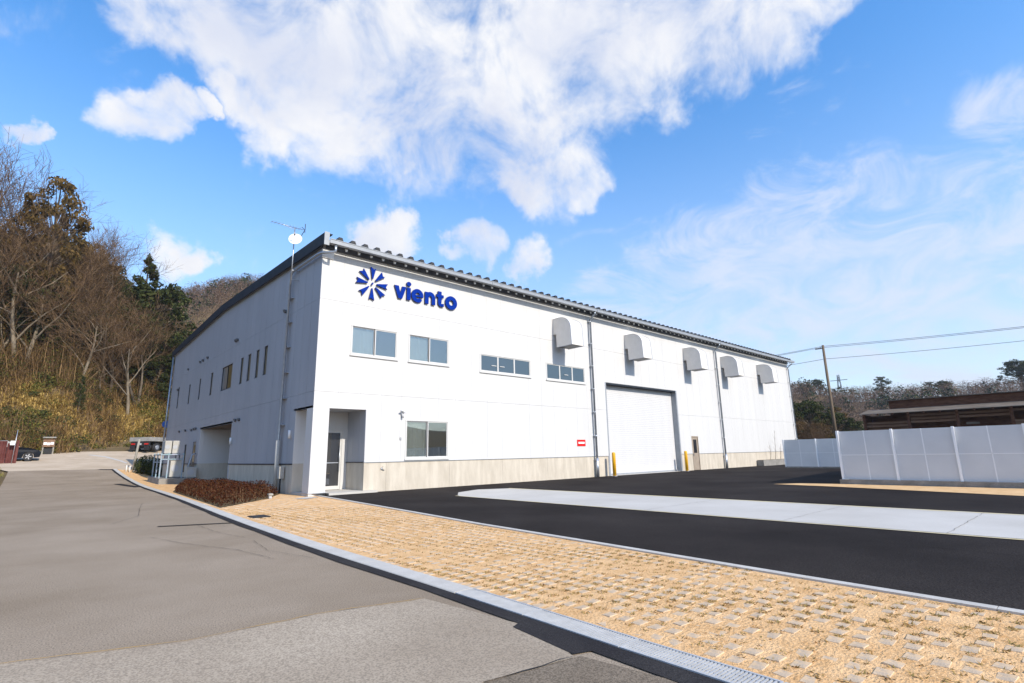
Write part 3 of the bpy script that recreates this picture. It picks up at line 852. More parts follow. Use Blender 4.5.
# plinth in cast lengths
def plinth(axis, length, openings):
    n = int(length / 3.0); w = length / n
    for k in range(n):
        rects = [(k * w + .003, (k + 1) * w - .003, -.3, 1.098)]
        for op in openings:
            rects = subtract(rects, op)
        mb = MB()
        for (p, q, r, s) in rects:
            if q - p < .02: continue
            if axis == 'x': mb.box(p, q, .018, .2, r, s)
            else: mb.box(.018, .2, max(p, .205), q, r, s)
        if mb.v:
            mb.build('plinth', 'plinth', bld)
plinth('x', LX, F_OPEN)
plinth('y', WY, L_OPEN)
# drip flashing over the plinth
mb = MB()
for r in subtract(subtract(subtract([(0, LX, 1.085, 1.118)], F_OPEN[5]), F_OPEN[6]), F_OPEN[7]):
    mb.box(r[0], r[1], -.012, .017, 1.085, 1.104)
mb.build('flashing', 'gutter', bld)
mb = MB()
rs = [(0, WY, 1.085, 1.118)]
for i in (9, 10, 12): rs = subtract(rs, L_OPEN[i])
for r in rs: mb.box(-.012, .017, r[0], r[1], 1.06, 1.104)
mb.build('flashing', 'dark_metal', bld)

# roof: dark standing ribs running from eave to ridge
roof = MB()
E0 = -.42
zE = lambda y: zr(y) + .02
roof.prism([(E0, zE(E0)), (RIDGE, zE(RIDGE)), (WY + .4, zE(WY + .4)), (WY + .4, zE(WY + .4) + .02), (RIDGE, zE(RIDGE) + .02), (E0, zE(E0) + .02)], lambda u, v, d: (d, u, v), -.12, LX + .25)
roof_o = roof.build('roof', 'soffit', bld)
rib = MB()
def rib_mb(x):
    b = MB()
    prof = [(-.15, 0), (-.07, .21), (.07, .21), (.15, 0)]
    pts = []
    for yy in (E0 - .02, RIDGE, WY + .4):
        pts += [(x + u, yy, zE(yy) + .021 + v) for u, v in prof]
    fs = []
    for i in range(2):
        for k in range(4):
            k2 = (k + 1) % 4
            fs.append((i * 4 + k, i * 4 + k2, i * 4 + 4 + k2, i * 4 + 4 + k))
    fs += [(0, 1, 2, 3), (8, 9, 10, 11)]
    return b.add(pts, fs)
rib_me = rib_mb(0).mesh('roof_rib', 'rib_black')
brk = MB().prism([(-.055, 9.20), (.055, 9.20), (.035, 9.115), (-.035, 9.115)], lambda u, v, d: (u, d, v), -.425, -.385).mesh('eave_bracket', 'bolt')
x = 0.49
while x < LX + .1:
    link('roof_rib', rib_me, bld, (x, 0, 0))
    if x > .6:
        link('eave_bracket', brk, bld, (x - .26, 0, 0))
    x += .527
MB().box(.1, LX + .1, -.055, -.003, ZE - .20, zE(0) - .003).build('eave_closure', 'soffit', bld)
# gutter with lip
g = MB()
gz0, gz1 = 9.225, 9.395
g.prism([(-.62, gz0), (-.44, gz0), (-.44, gz1 - .03), (-.455, gz1 - .03), (-.455, gz0 + .015), (-.605, gz0 + .015), (-.605, gz1), (-.635, gz1), (-.635, gz1 - .025), (-.62, gz1 - .025)], lambda u, v, d: (d, u, v), .02, LX + .25)
g.build('gutter', 'gutter', bld)
jm = MB().box(-.03, .03, -.642, -.43, gz0 - .008, gz1 - .03).mesh('gutter_joint', 'gutter')
for x in (8, 15.9, 23.5, 30.7, 38):
    link('gutter_joint', jm, bld, (x, 0, 0))
# verge trim on the gable
vt = MB()
for (a, b) in ((E0 - .08, RIDGE), (RIDGE, WY + .45)):
    vt.prism([(a, zr(a) - .17), (b, zr(b) - .17), (b, zr(b) + .27), (a, zr(a) + .27)], lambda u, v, d: (d, u, v), -.17, -.10)
    vt.prism([(a, zr(a) + .23), (b, zr(b) + .23), (b, zr(b) + .27), (a, zr(a) + .27)], lambda u, v, d: (d, u, v), -.10, .14)
vt.build('verge_trim', 'dark_metal', bld)
MB().box(-.18, .015, -.54, -.505, ZE - .24, ZE + .275).build('verge_end_cap', 'gutter', bld)
MB().prism([(0, ZE - .16), (RIDGE, zr(RIDGE) - .16), (WY, ZE - .16), (WY, ZE - .10), (RIDGE, zr(RIDGE) - .10), (0, ZE - .10)], lambda u, v, d: (d, u, v), -.098, -.002).build('verge_soffit', 'soffit', bld)
MB().box(-.03, .42, -.05, -.002, ZE - .56, ZE - .21).build('corner_flashing', 'white_small', bld)

# downpipes
def downpipe(x, r=.062, off=.15):
    p = MB().tube([(x, -.53, gz0), (x, -.53, gz0 - .12), (x, -off, gz0 - .42), (x, -off, .02)], r, 10).build('downpipe', 'pipe', bld)
    br = MB()
    for z in np.arange(.9, 8.9, 1.3):
        br.box(x - .09, x + .09, -off - .01, -.001, z - .012, z + .012)
        br.tube([(x, -off, z - .03), (x, -off, z + .03)], r + .008, 10)
    br.build('pipe_bracket', 'galv', p)
    MB().tube([(x, -off, .0), (x, -off, 1.0)], r + .03, 10).build('pipe_guard', 'galv', p)
for x in (15.72, 30.6):
    downpipe(x)
downpipe(44.7, .05)
# pipe from the gutter round the corner to the left wall
lp = MB().tube([(.28, -.53, gz0), (.28, -.53, gz0 - .26), (.1, -.42, gz0 - .31), (-.11, -.2, gz0 - .31), (-.14, .05, gz0 - .30), (-.14, 2.85, gz0 - .24), (-.14, 2.98, gz0 - .36), (-.14, 3.0, 1.95), (-.14, 3.0, 0)], .055, 10).build('downpipe', 'pipe', bld)
MB().tube([(-.14, 3.0, 0), (-.14, 3.0, 2.0)], .085, 10).build('pipe_guard', 'unit_beige', lp)
br = MB()
for z in np.arange(2.6, 8.8, 1.05):
    br.box(-.15, -.001, 2.75, 3.25, z - .01, z + .01)
br.build('pipe_bracket', 'galv', lp)
MB().tube([(-.14, 28.05, 9.1), (-.14, 28.05, .1)], .055, 10).build('downpipe', 'pipe', bld)
MB().box(-.2, -.02, 2.45, 2.7, .55, 1.0).build('meter_box', 'unit_beige', bld)
MB().tube([(-.11, 2.57, .6), (-.11, 2.57, 0)], .03, 8).build('conduit', 'black', bld)

# windows on the front
def win_front(x0, x1, z0, z1, panes, kind):
    f = MB()
    t = .055
    f.box(x0, x1, -.03, .10, z0, z0 + t).box(x0, x1, -.02, .10, z1 - t, z1)
    f.box(x0, x0 + t, -.018, .099, z0 + t, z1 - t).box(x1 - t, x1, -.018, .099, z0 + t, z1 - t)
    f.box(x0 - .02, x1 + .02, -.055, -.002, z0 - .045, z0 - .003)
    o = f.build('window', 'alu', bld)
    n = len(panes); w = (x1 - x0 - 2 * t) / n
    for i, m in enumerate(panes):
        a, b = x0 + t + i * w, x0 + t + (i + 1) * w
        st = .04
        yo = .03 if (kind == 'slide' and i % 2 == 0) else .0
        s = MB()
        s.box(a, b, yo, yo + .03, z0 + t, z0 + t + st).box(a, b, yo, yo + .03, z1 - t - st, z1 - t)
        s.box(a, a + st, yo + .001, yo + .029, z0 + t + st, z1 - t - st).box(b - st, b, yo + .001, yo + .029, z0 + t + st, z1 - t - st)
        s.build('sash', 'alu', o)
        if kind == 'slide' and i == 0:
            MB().box(b - .03, b + .012, .012, .0295, z0 + t + .02, z1 - t - .02).build('gasket', 'alu_dark', o)
        MB().box(a + st - .003, b - st + .003, yo + .014, yo + .018, z0 + t + st - .003, z1 - t - st + .003).build('pane', 'clear_glass' if kind == 'slide' else m, o)
        if kind == 'slide' and m == 'glass_blind':
            bl = MB()
            xx = a + .02
            k = 0
            while xx < b - .02:
                bl.add([(xx, .118 + .012 * (k % 2), z0 + t + .03), (xx + .085, .136 - .010 * (k % 3), z0 + t + .03), (xx + .085, .136 - .010 * (k % 3), z1 - t - .02), (xx, .118 + .012 * (k % 2), z1 - t - .02)], [(0, 1, 2, 3)])
                xx += .082
                k += 1
            q = bl.build('blinds', 'blind', o); q['kind'] = 'stuff'
    if kind == 'slide':
        MB().box(x0 - .3, x1 + .3, 2.2, 2.25, z0 - .5, z1 + .5).build('room_wall', 'room', o)
    else:
        MB().box(x0 + .01, x1 - .01, .101, .12, z0 + .01, z1 - .01).build('inner_lining', 'grey_small', o)
    return o
win_front(*F_OPEN[0], ['glass_blind', 'glass'], 'slide')
win_front(*F_OPEN[1], ['glass_blind', 'glass'], 'slide')
lw = win_front(*F_OPEN[4], ['glass_blind', 'glass'], 'slide')
for k, hs in ((2, (0, 1)), (3, (1,))):
    o = win_front(*F_OPEN[k], ['glass_dark'] * 3, 'fix')
    w = (F_OPEN[k][1] - F_OPEN[k][0]) / 3
    for i in hs:
        xc = F_OPEN[k][0] + w * (i + (.78 if i == 0 else .25 if k == 2 else .5))
        MB().box(xc - .15, xc + .15, -.02, -.001, 5.42, 5.45).build('handle', 'alu', o)
# slits on the left wall
def win_left(y0, y1, z0, z1, panes=1):
    f = MB(); t = .03
    d0, d1 = .05, .10
    f.box(d0, d1, y0, y1, z0, z0 + t).box(d0, d1, y0, y1, z1 - t, z1).box(d0, d1, y0, y0 + t, z0 + t, z1 - t).box(d0, d1, y1 - t, y1, z0 + t, z1 - t)
    if panes == 2:
        ym = (y0 + y1) / 2
        f.box(d0, d1, ym - .03, ym + .03, z0 + t, z1 - t)
    f.box(.0, .155, y0, y1, z0 - .03, z0 - .001)
    o = f.build('window', 'dark_metal', bld)
    if panes == 1:
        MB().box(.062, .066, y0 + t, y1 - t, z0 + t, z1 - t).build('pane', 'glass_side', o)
    else:
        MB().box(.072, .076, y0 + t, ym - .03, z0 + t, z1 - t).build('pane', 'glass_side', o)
        MB().box(.068, .072, ym + .03, y1 - t, z0 + t, z1 - t).build('pane', 'glass_blind', o)
    return o
for k in range(9):
    win_left(*L_OPEN[k], panes=2 if k == 4 else 1)
win_left(*L_OPEN[11])

# shutter bay
sx0, sx1, sz = 16.95, 24.75, 5.3
MB().box(sx0 - .03, sx0 + .12, .002, .55, -.02, sz).build('shutter_jamb', 'gutter', bld)
MB().box(sx1 - .12, sx1 + .03, .002, .55, -.02, sz).build('shutter_jamb', 'gutter', bld)
MB().box(sx0 + .12, sx1 - .12, .003, .55, sz - .10, sz + .02).build('shutter_lintel', 'dark_metal', bld)
sh = MB().box(sx0 + .1, sx1 - .1, .41, .44, .0, .10).build('shutter', 'shutter', bld)
sl_me = MB().add([(sx0 + .11, .367, 0), (sx1 - .11, .367, 0), (sx1 - .11, .363, .006), (sx0 + .11, .363, .006), (sx0 + .11, .366, .112), (sx1 - .11, .366, .112), (sx0 + .11, .40, 0), (sx1 - .11, .40, 0), (sx0 + .11, .40, .112), (sx1 - .11, .40, .112)],
                 [(0, 1, 2, 3), (3, 2, 5, 4), (4, 5, 9, 8), (0, 6, 7, 1), (6, 8, 9, 7)]).mesh('slat', 'shutter')
for k in range(46):
    link('slat', sl_me, sh, (0, 0, .02 + k * .113))
MB().box(sx0 + .1, sx1 - .1, .32, .41, -.001, .09).build('bottom_rail', 'gutter', sh)
MB().box(sx0, sx1, -.06, .5, -.12, .008).build('threshold', 'concrete_slab', bld)
# side door
dr = MB().box(26.18, 26.24, -.004, .12, 0, 2.28).box(27.02, 27.08, -.004, .12, 0, 2.28).box(26.24, 27.02, -.004, .12, 2.21, 2.28).build('door_frame', 'tan_door', bld)
dl = MB().box(26.245, 27.015, .03, .07, .01, 2.205).build('door', 'tan_door', bld)
MB().box(26.42, 26.84, .018, .0295, 1.15, 2.05).build('door_window', 'door_glass', dl)
MB().box(26.30, 26.33, -.03, .029, .95, 1.1).build('handle', 'galv', dl)

# ventilation hoods
def hood(x):
    wdt, p, zt, zb = .92, 1.30, 8.38, 6.82
    prof = [(0, zb + .72), (0, zt)]
    for k in range(11):
        a = math.radians(90 * k / 10)
        prof.append((-.45 - (p - .50) * math.sin(a), zt - .62 + .62 * math.cos(a)))
    prof += [(-p, zb), (-.24, zb), (-.22, zb + .70)]
    o = MB().prism(prof, lambda u, v, d: (d, u, v), x, x + wdt).build('vent_hood', 'hood', bld)
    # folded rims round both cheeks and a dark screen under the hood
    for xx in (x - .012, x + wdt - .012):
        rim = MB()
        for (u0, v0), (u1, v1) in zip(prof[1:-2], prof[2:-1]):
            du, dv = u1 - u0, v1 - v0
            l = math.hypot(du, dv)
            if l < 1e-4: continue
            nu, nv = -dv / l * .02, du / l * .02
            rim.prism([(u0, v0), (u1, v1), (u1 - nu, v1 - nv), (u0 - nu, v0 - nv)], lambda u, v, d: (d, u, v), xx, xx + .024)
        rim.build('rim', 'galv', o)
    MB().box(x + .04, x + wdt - .04, -p + .05, -.28, zb - .012, zb - .002).build('screen', 'soffit', o)
    MB().box(x - .04, x + wdt + .04, -.02, -.001, zb + .68, zt + .04).build('flange', 'hood', o)
    return o
for x in (12.72, 19.15, 26.05, 31.6, 38.05):
    hood(x)

# entrance: column, recess, glass door
MB().box(.0, .60, .0, .60, -.02, 3.078).build('column', 'white_panel', bld)
MB().box(-.03, .63, -.025, .63, .071, .10).build('column_base', 'grey_small', bld)
MB().box(.0, 2.06, .036, 1.9, 3.082, 3.16).build('entrance_soffit', 'grey_small', bld)
ew = .42
k = 0
for i in range(4):
    a = .01 + i * .515
    if a < .9:
        MB().box(max(a, .242), a + .505, 1.72, 1.76, 1.1, 3.08).build('recess_panel', 'white_panel', bld)
MB().box(.01, 1.0, 1.735, 1.80, .07, 1.095).build('recess_plinth', 'plinth', bld)
MB().box(1.001, 1.03, 1.5, 1.8, .07, 3.08).build('recess_panel', 'white_panel', bld)
for a in (1.035, 1.545):
    MB().box(a, a + .505, 1.55, 1.6, 2.42, 3.08).build('recess_panel', 'white_panel', bld)
for i in range(3):
    a = .012 + i * .515
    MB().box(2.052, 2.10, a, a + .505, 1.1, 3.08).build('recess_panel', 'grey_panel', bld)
MB().box(2.054, 2.13, .006, 1.56, .0, 1.095).build('recess_plinth', 'plinth', bld)
MB().box(2.02, 2.051, .036, 1.55, 1.085, 1.115).build('flashing', 'dark_metal', bld)
ed = MB().box(1.035, 1.09, 1.50, 1.6, .07, 2.42).box(1.82, 1.875, 1.50, 1.6, .07, 2.42).box(1.09, 1.82, 1.50, 1.6, 2.35, 2.42).build('door_frame', 'alu', bld)
MB().box(1.876, 2.055, 1.52, 1.58, .07, 2.42).build('recess_panel', 'white_panel', bld)
dd = MB().box(1.093, 1.16, 1.525, 1.565, .085, 2.345).box(1.75, 1.817, 1.525, 1.565, .085, 2.345).box(1.16, 1.75, 1.525, 1.565, .085, .22).box(1.16, 1.75, 1.525, 1.565, 2.26, 2.345).build('door', 'alu', bld)
MB().box(1.155, 1.755, 1.542, 1.548, .215, 2.265).build('door_pane', 'door_glass', dd)
MB().tube([(1.72, 1.46, .75), (1.72, 1.46, 1.75)], .016, 8).tube([(1.72, 1.46, .85), (1.72, 1.53, .85)], .012, 6).tube([(1.72, 1.46, 1.65), (1.72, 1.53, 1.65)], .012, 6).build('handle', 'galv', dd)
MB().box(1.2, 1.72, 1.50, 1.524, 1.08, 1.12).build('push_bar', 'galv', dd)
MB().box(.004, .24, 1.70, 1.95, -.02, 1.098).build('jamb', 'plinth', bld)
MB().box(.004, .24, 1.705, 1.95, 1.10, 3.078).build('jamb', 'white_panel', bld)
MB().box(.004, .24, 17.185, 17.36, 1.10, 3.098).build('jamb', 'white_panel', bld)
MB().box(.006, .24, 17.17, 17.36, -.1, 1.098).build('jamb', 'plinth', bld)
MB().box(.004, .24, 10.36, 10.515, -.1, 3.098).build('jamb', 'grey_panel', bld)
# loading recess on the left wall
MB().box(.17, 9.2, 17.2, 17.35, 1.1, 3.1).build('recess_wall', 'white_panel', bld)
MB().box(.17, 9.2, 17.18, 17.35, -.1, 1.098).build('recess_plinth', 'plinth', bld)
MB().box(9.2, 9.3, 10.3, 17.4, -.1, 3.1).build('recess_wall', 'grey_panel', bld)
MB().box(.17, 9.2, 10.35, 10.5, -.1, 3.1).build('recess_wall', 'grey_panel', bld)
MB().box(.0, 9.2, 10.4, 17.3, 3.105, 3.2).build('recess_soffit', 'pole', bld)
struct(sheet('recess_floor', [(-.4, 10.5), (9.2, 10.5), (9.2, 17.18), (-.4, 17.18)], .01, 'concrete_slab'))
sd = MB().box(.03, .08, 18.02, 18.78, .0, 2.38).build('door', 'tan_door', bld)
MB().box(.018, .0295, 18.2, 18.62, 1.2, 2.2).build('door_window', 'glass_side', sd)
# round vent caps
vm = MB().tube([(0, 0, 0), (-.09, 0, 0)], .07, 10).tube([(-.05, 0, 0), (-.10, 0, -.02)], .085, 10).mesh('vent_cap', 'soffit')
for (y, z) in [(9.81, 3.21), (9.17, 3.2), (19.53, 3.17), (18.9, 3.2), (18.34, 3.2), (21.3, 3.22), (23.2, 3.23), (19.02, 7.45), (18.31, 7.45), (17.11, 7.45), (22.55, 7.45), (3.64, 7.46), (11.04, 7.46), (10.75, 7.46), (25.44, 6.31)]:
    link('vent_cap', vm, bld, (0, y, z))
for i, (y, z) in enumerate([(10.15, 2.2), (2.0, 2.2)]):
    t = thing('wall_lamp', ['slim white wall lamp beside the loading recess', 'slim white wall lamp between the corner downpipe and the entrance'][i], 'wall lamp', (0, y, z), 0, 'slim wall lamps on the shaded side wall')
    MB().box(-.03, -.001, y - .05, y + .05, z - .17, z + .17).build('back_plate', 'grey_small', t)
    MB().tube([(-.08, y, z - .16), (-.08, y, z + .16)], .05, 10).build('lamp_shade', 'white_small', t)

# company sign: star of eight blades and six raised letters
sg = thing('company_sign', 'blue raised company sign with star emblem and lettering on the white wall', 'sign', (2.05, -.08, 8.16))
def face_prism(name, loops):
    """outline with an optional hole, raised off the wall with a dark return"""
    bm = bmesh.new()
    for lp in loops:
        outer, hole = lp[0], lp[1]
        yf = -.09 - (.003 * lp[2] if len(lp) > 2 else 0)
        if hole is None:
            bm.faces.new([bm.verts.new((u, yf, v)) for u, v in outer])
        else:
            n = len(outer)
            a = [bm.verts.new((u, -.09, v)) for u, v in outer]
            b = [bm.verts.new((u, -.09, v)) for u, v in hole]
            for i in range(n):
                k = (i + 1) % n
                bm.faces.new([a[i], a[k], b[k], b[i]])
    bmesh.ops.remove_doubles(bm, verts=bm.verts, dist=1e-5)
    fr = bm.faces[:]
    r = bmesh.ops.extrude_face_region(bm, geom=fr)
    for e in r['geom']:
        if isinstance(e, bmesh.types.BMVert):
            e.co.y = -.025
    bmesh.ops.recalc_face_normals(bm, faces=bm.faces)
    for f in bm.faces:
        f.material_index = 0 if abs(f.normal.y) > .9 else 1
    L = Vector(sg.location)
    for v in bm.verts:
        v.co -= L
    me = bpy.data.meshes.new(name)
    bm.to_mesh(me); bm.free()
    me.materials.append(M['blue']); me.materials.append(M['blue_side'])
    return link(name, me, sg)
LCX, LCZ = 2.06, 8.17
for k, ang in enumerate([88, 45, 0, -42, -90, -135, 178, 135]):
    a = math.radians(ang)
    c, s = math.cos(a), math.sin(a)
    P = lambda r, t: (LCX + r * c - t * s, LCZ + r * s + t * c)
    face_prism('blade', [([P(.20, -.022), P(.68, -.125), P(.61, -.04), P(.70, .115), P(.20, .022)], None)])
face_prism('emblem_dot', [([(LCX - .05, LCZ - .06), (LCX + .015, LCZ - .05), (LCX + .065, LCZ + .05), (LCX - .005, LCZ + .045)], None)])
def arc(cx, cz, rx, rz, a0, a1, n):
    return [(cx + rx * math.cos(math.radians(a0 + (a1 - a0) * i / n)), cz + rz * math.sin(math.radians(a0 + (a1 - a0) * i / n))) for i in range(n + 1)]
def ring_part(cx, cz, ro, ri, a0, a1, n=20):
    o = arc(cx, cz, ro[0], ro[1], a0, a1, n); i = arc(cx, cz, ri[0], ri[1], a0, a1, n)
    return [([o[k], o[k + 1], i[k + 1], i[k]], None) for k in range(n)]
B, XH = 7.80, .535          # baseline and x-height
MZ = B + XH / 2
x = 3.07
face_prism('letter', [([(x, B + XH), (x + .20, B + XH), (x + .285, B + .22), (x + .37, B + XH), (x + .565, B + XH), (x + .375, B - .01), (x + .195, B - .01)], None)])   # v
x = 3.665
face_prism('letter', [([(x, B), (x + .185, B), (x + .185, B + XH), (x, B + XH)], None), (arc(x + .0925, B + .705, .112, .098, 0, 342, 19), None)])   # i
x = 3.91
rr = (.30, .30); ri = (.115, .135)
face_prism('letter', ring_part(x + .285, MZ, rr, ri, 2, 322, 30) + [([(x + .12, MZ - .05), (x + .57, MZ - .05), (x + .57, MZ + .025), (x + .12, MZ + .025)], None, 1)])   # e
x = 4.57
face_prism('letter', [([(x, B), (x + .185, B), (x + .185, B + XH), (x, B + XH)], None, 1)] + ring_part(x + .275, B + .30, (.255, .265), (.07, .085), 0, 170, 16) + [([(x + .345, B), (x + .53, B), (x + .53, B + .30), (x + .345, B + .30)], None, 2)])   # n
x = 5.16
face_prism('letter', [([(x + .09, B + .18), (x + .275, B + .18), (x + .275, B + XH + .15), (x + .09, B + XH + .15)], None, 2), ([(x, B + XH - .13), (x + .39, B + XH - .13), (x + .39, B + XH), (x, B + XH)], None, 1)]
           + ring_part(x + .275, B + .18, (.185, .19), (.02, .05), 180, 285, 10) + [([(x + .30, B - .005), (x + .40, B + .005), (x + .40, B + .135), (x + .28, B + .13)], None, 3)])   # t
x = 5.66
face_prism('letter', ring_part(x + .31, MZ, (.325, .315), (.12, .125), 0, 360, 34))   # o

# red notice on the wall, camera, intercom, outlet
t = thing('notice_sign', 'small red notice sign with a white panel on the white wall', 'sign', (14.62, 0, 1.82))
MB().box(14.29, 14.96, -.02, -.002, 1.65, 1.99).build('plate', 'red', t)
MB().box(14.38, 14.88, -.024, -.0205, 1.775, 1.875).build('print_panel', 'sign_white', t)
t = thing('security_camera', 'small white security camera under the upper windows near the lower window', 'camera', (3.62, 0, 3.05))
MB().box(3.56, 3.68, -.06, -.001, 2.98, 3.12).build('mount', 'grey_small', t)
MB().tube([(3.62, -.05, 3.05), (3.72, -.25, 3.02)], .03, 8).tube([(3.62, -.08, 3.05), (3.5, -.2, 3.12)], .035, 8).build('camera_body', 'white_small', t)
MB().tube([(3.60, -.06, 2.98), (3.62, -.10, 2.82)], .04, 8).build('lens', 'grey_small', t)
t = thing('intercom', 'narrow grey intercom box on the wall beside the lower window', 'intercom', (3.58, 0, 2.2))
MB().box(3.55, 3.62, -.03, -.001, 2.05, 2.42).build('case', 'white_small', t)
MB().box(3.545, 3.625, -.045, -.002, 1.95, 2.03).build('speaker', 'grey_small', t)
t = thing('wall_outlet', 'small round outlet cover on the concrete base near the entrance', 'outlet', (2.88, 0, .87))
MB().tube([(2.88, .017, .87), (2.88, -.05, .87)], .07, 12).build('cover', 'plinth', t)
MB().tube([(2.80, .017, .85), (2.80, -.03, .85)], .04, 10).build('cap', 'grey_small', t)

# bollards
def bollard(x, y, label):
    t = thing('bollard', label, 'bollard', (x, y, 0), 0, 'yellow bollards guarding the shutter')
    MB().tube([(x, y, 0), (x, y, 1.22), (x, y, 1.27), (x, y, 1.295)], [.10, .10, .085, .04], 16).build('post', 'yellow', t)
    MB().tube([(x, y, 0), (x, y, .02)], .16, 16).build('base_plate', 'galv', t)
bollard(16.72, -.52, 'yellow steel bollard by the wall downpipe, left of the shutter')
bollard(24.48, -.45, 'yellow steel bollard between the shutter and the tan side door')

# dish and aerial on a mast
MX, MY = -.30, 2.42
t = thing('satellite_dish', 'round white satellite dish on a mast at the roof corner', 'satellite dish', (MX, MY, 8.6))
MB().tube([(MX, MY, 8.3), (MX, MY, 10.78)], .024, 8).box(MX, -.001, MY - .02, MY + .02, 8.5, 8.53).box(MX, -.001, MY - .02, MY + .02, 8.9, 8.93).build('mast', 'galv', t)
dn = Vector((-.42, -.80, .34)).normalized()
da = dn.cross(Vector((0, 0, 1))).normalized(); db = dn.cross(da)
dcen = Vector((MX + .02, MY - .12, 10.22))
dv, df = [], []
for i in range(5):
    r = .29 * i / 4
    for k in range(18):
        a = 2 * math.pi * k / 18
        dv.append(dcen + da * math.cos(a) * r * .92 + db * math.sin(a) * r + dn * (.06 * (i / 4) ** 2))
for i in range(4):
    for k in range(18):
        k2 = (k + 1) % 18
        df.append((i * 18 + k, i * 18 + k2, i * 18 + 18 + k2, i * 18 + 18 + k))
ds = MB().add(dv, df, True).build('reflector', 'white_small', t)
MB().tube([dcen + db * .2, dcen + dn * .32 + db * .02], .012, 6).obox(dcen + dn * .34, da * .03, db * .03, dn * .05).build('feed_arm', 'grey_small', t)
t = thing('tv_aerial', 'thin rooftop television aerial above the satellite dish', 'aerial', (MX, MY, 10.78))
b = MB().tube([(MX + .35, MY, 10.80), (MX - .95, MY, 10.80)], .012, 6).tube([(MX + .1, MY, 10.80), (MX - .1, MY, 10.72), (MX - .5, MY, 10.80)], .008, 6)
b.build('boom', 'galv', t)
el = MB().tube([(0, -.16, 0), (0, .16, 0)], .006, 5).mesh('element', 'galv')
for i in range(9):
    link('element', el, t, (.2 - i * .14, 0, .03))
MB().tube([(MX + .35, MY - .2, 11.0), (MX + .42, MY, 10.82), (MX + .35, MY + .2, 10.6)], .014, 6).tube([(MX + .35, MY - .2, 10.6), (MX + .42, MY, 10.80), (MX + .35, MY + .2, 11.0)], .012, 6).build('corner_reflector', 'alu_dark', t)

# ------------------------------------------------------------------ low russet hedge at the corner
HP = [(-3.22, -2.1), (-1.25, .35), (-.22, 2.3), (-.16, 10.3), (-1.9, 11.5), (-2.62, 8.0)]
def inpoly(x, y, poly):
    c = False
    for i in range(len(poly)):
        x1, y1 = poly[i]; x2, y2 = poly[i - 1]
        if (y1 > y) != (y2 > y) and x < (x2 - x1) * (y - y1) / (y2 - y1) + x1:
            c = not c
    return c
def leaves(centres, normals, size, aspect=.5, jitter=.6, r=rng, curl=0):
    """numpy: one quad leaf per centre"""
    n = len(centres)
    d = normals + r.normal(0, jitter, (n, 3))
    d /= np.linalg.norm(d, axis=1)[:, None] + 1e-9
    a = np.cross(d, r.normal(0, 1, (n, 3))); a /= np.linalg.norm(a, axis=1)[:, None] + 1e-9
    b = np.cross(d, a)
    s = (size * r.uniform(.6, 1.4, n))[:, None]
    v = np.stack([centres - a * s, centres - b * s * aspect, centres + a * s, centres + b * s * aspect], 1)
    return v.reshape(-1, 3), np.arange(4 * n).reshape(n, 4)
pts = []
while len(pts) < 15000:
    x, y = rng.uniform(-3.4, 0), rng.uniform(-2.3, 11.7)
    if not inpoly(x, y, HP):
        continue
    h = .40 + .06 * math.sin(x * 5 + y * 3) * math.sin(y * 4.1) + .05 * math.sin(y * 7.7 + x * 9)
    dmin = 9
    for i in range(len(HP)):
        a, b = Vector(HP[i]), Vector(HP[i - 1]); p = Vector((x, y))
        tt = max(0, min(1, (p - a).dot(b - a) / (b - a).length_squared))
        dmin = min(dmin, (p - a - (b - a) * tt).length)
    h *= min(1, .35 + dmin * 2.2)
    pts.append((x, y, h * (1 - .97 * rng.random() ** 1.6)))
pts = np.array(pts)
v, f = leaves(pts, np.tile([0, -.2, .8], (len(pts), 1)), .034, .45, .8)
hg = thing('hedge', 'low clipped russet hedge in a bed at the shaded building corner', 'hedge', (-1.5, 4, 0))
o = link('foliage', npmesh('foliage', v - np.array([-1.5, 4, 0]), f, 'hedge_leaf'), hg)
sv, sf = [], []
b = MB()
for i in range(0, len(pts), 14):
    x, y, z = pts[i]
    b.tube([(x + .03, y, -.02), (x, y, z)], [.007, .003], 3, False, False)
b.build('stems', 'twig', hg)
t = thing('garden_light', 'small pale box light half hidden at the hedge front', 'garden light', (-1.22, .30, 0))
MB().box(-1.25, -1.16, .13, .22, 0, .10).build('base', 'grey_small', t)
MB().cbox(-1.28, -1.13, .10, .25, .10, .16, .02).build('lamp_shade', 'weathered', t)

# ------------------------------------------------------------------ machines by the back corner
def ac_unit(x, y, z, w, d, h, label, grp):
    t = thing('outdoor_unit', label, 'outdoor unit', (x, y, z), 0, grp)
    MB().cbox(x - d / 2, x + d / 2, y - w / 2, y + w / 2, z + .04, z + h, .02).build('case', 'unit_beige', t)
    MB().box(x - d / 2 + .03, x + d / 2 - .03, y - w / 2 + .05, y - w / 2 + .15, z, z + .04).build('foot', 'grey_small', t)
    MB().box(x - d / 2 + .03, x + d / 2 - .03, y + w / 2 - .15, y + w / 2 - .05, z, z + .04).build('foot', 'grey_small', t)
    MB().tube([(x - .04, y - w / 2, z + h * .52), (x - .04, y - w / 2 - .012, z + h * .52)], min(d, h) * .36, 16).build('fan_grille', 'grey_small', t)
rk = thing('equipment_rack', 'blue grey steel rack carrying outdoor units beside the building', 'rack', (-.95, 18.6, 0))
lg = MB().box(-.03, .03, -.03, .03, 0, 1.62).mesh('leg', 'rack_blue')
for (lx, ly) in ((-1.76, 17.6), (-.66, 17.6), (-1.76, 19.9), (-.66, 19.9), (-1.76, 18.75), (-.66, 18.75), (-1.4, 17.6)):
    link('leg', lg, rk, (lx + .95, ly - 18.6, .12))
MB().box(-1.80, -.62, 17.55, 19.95, 1.62, 1.68).build('shelf', 'rack_blue', rk)
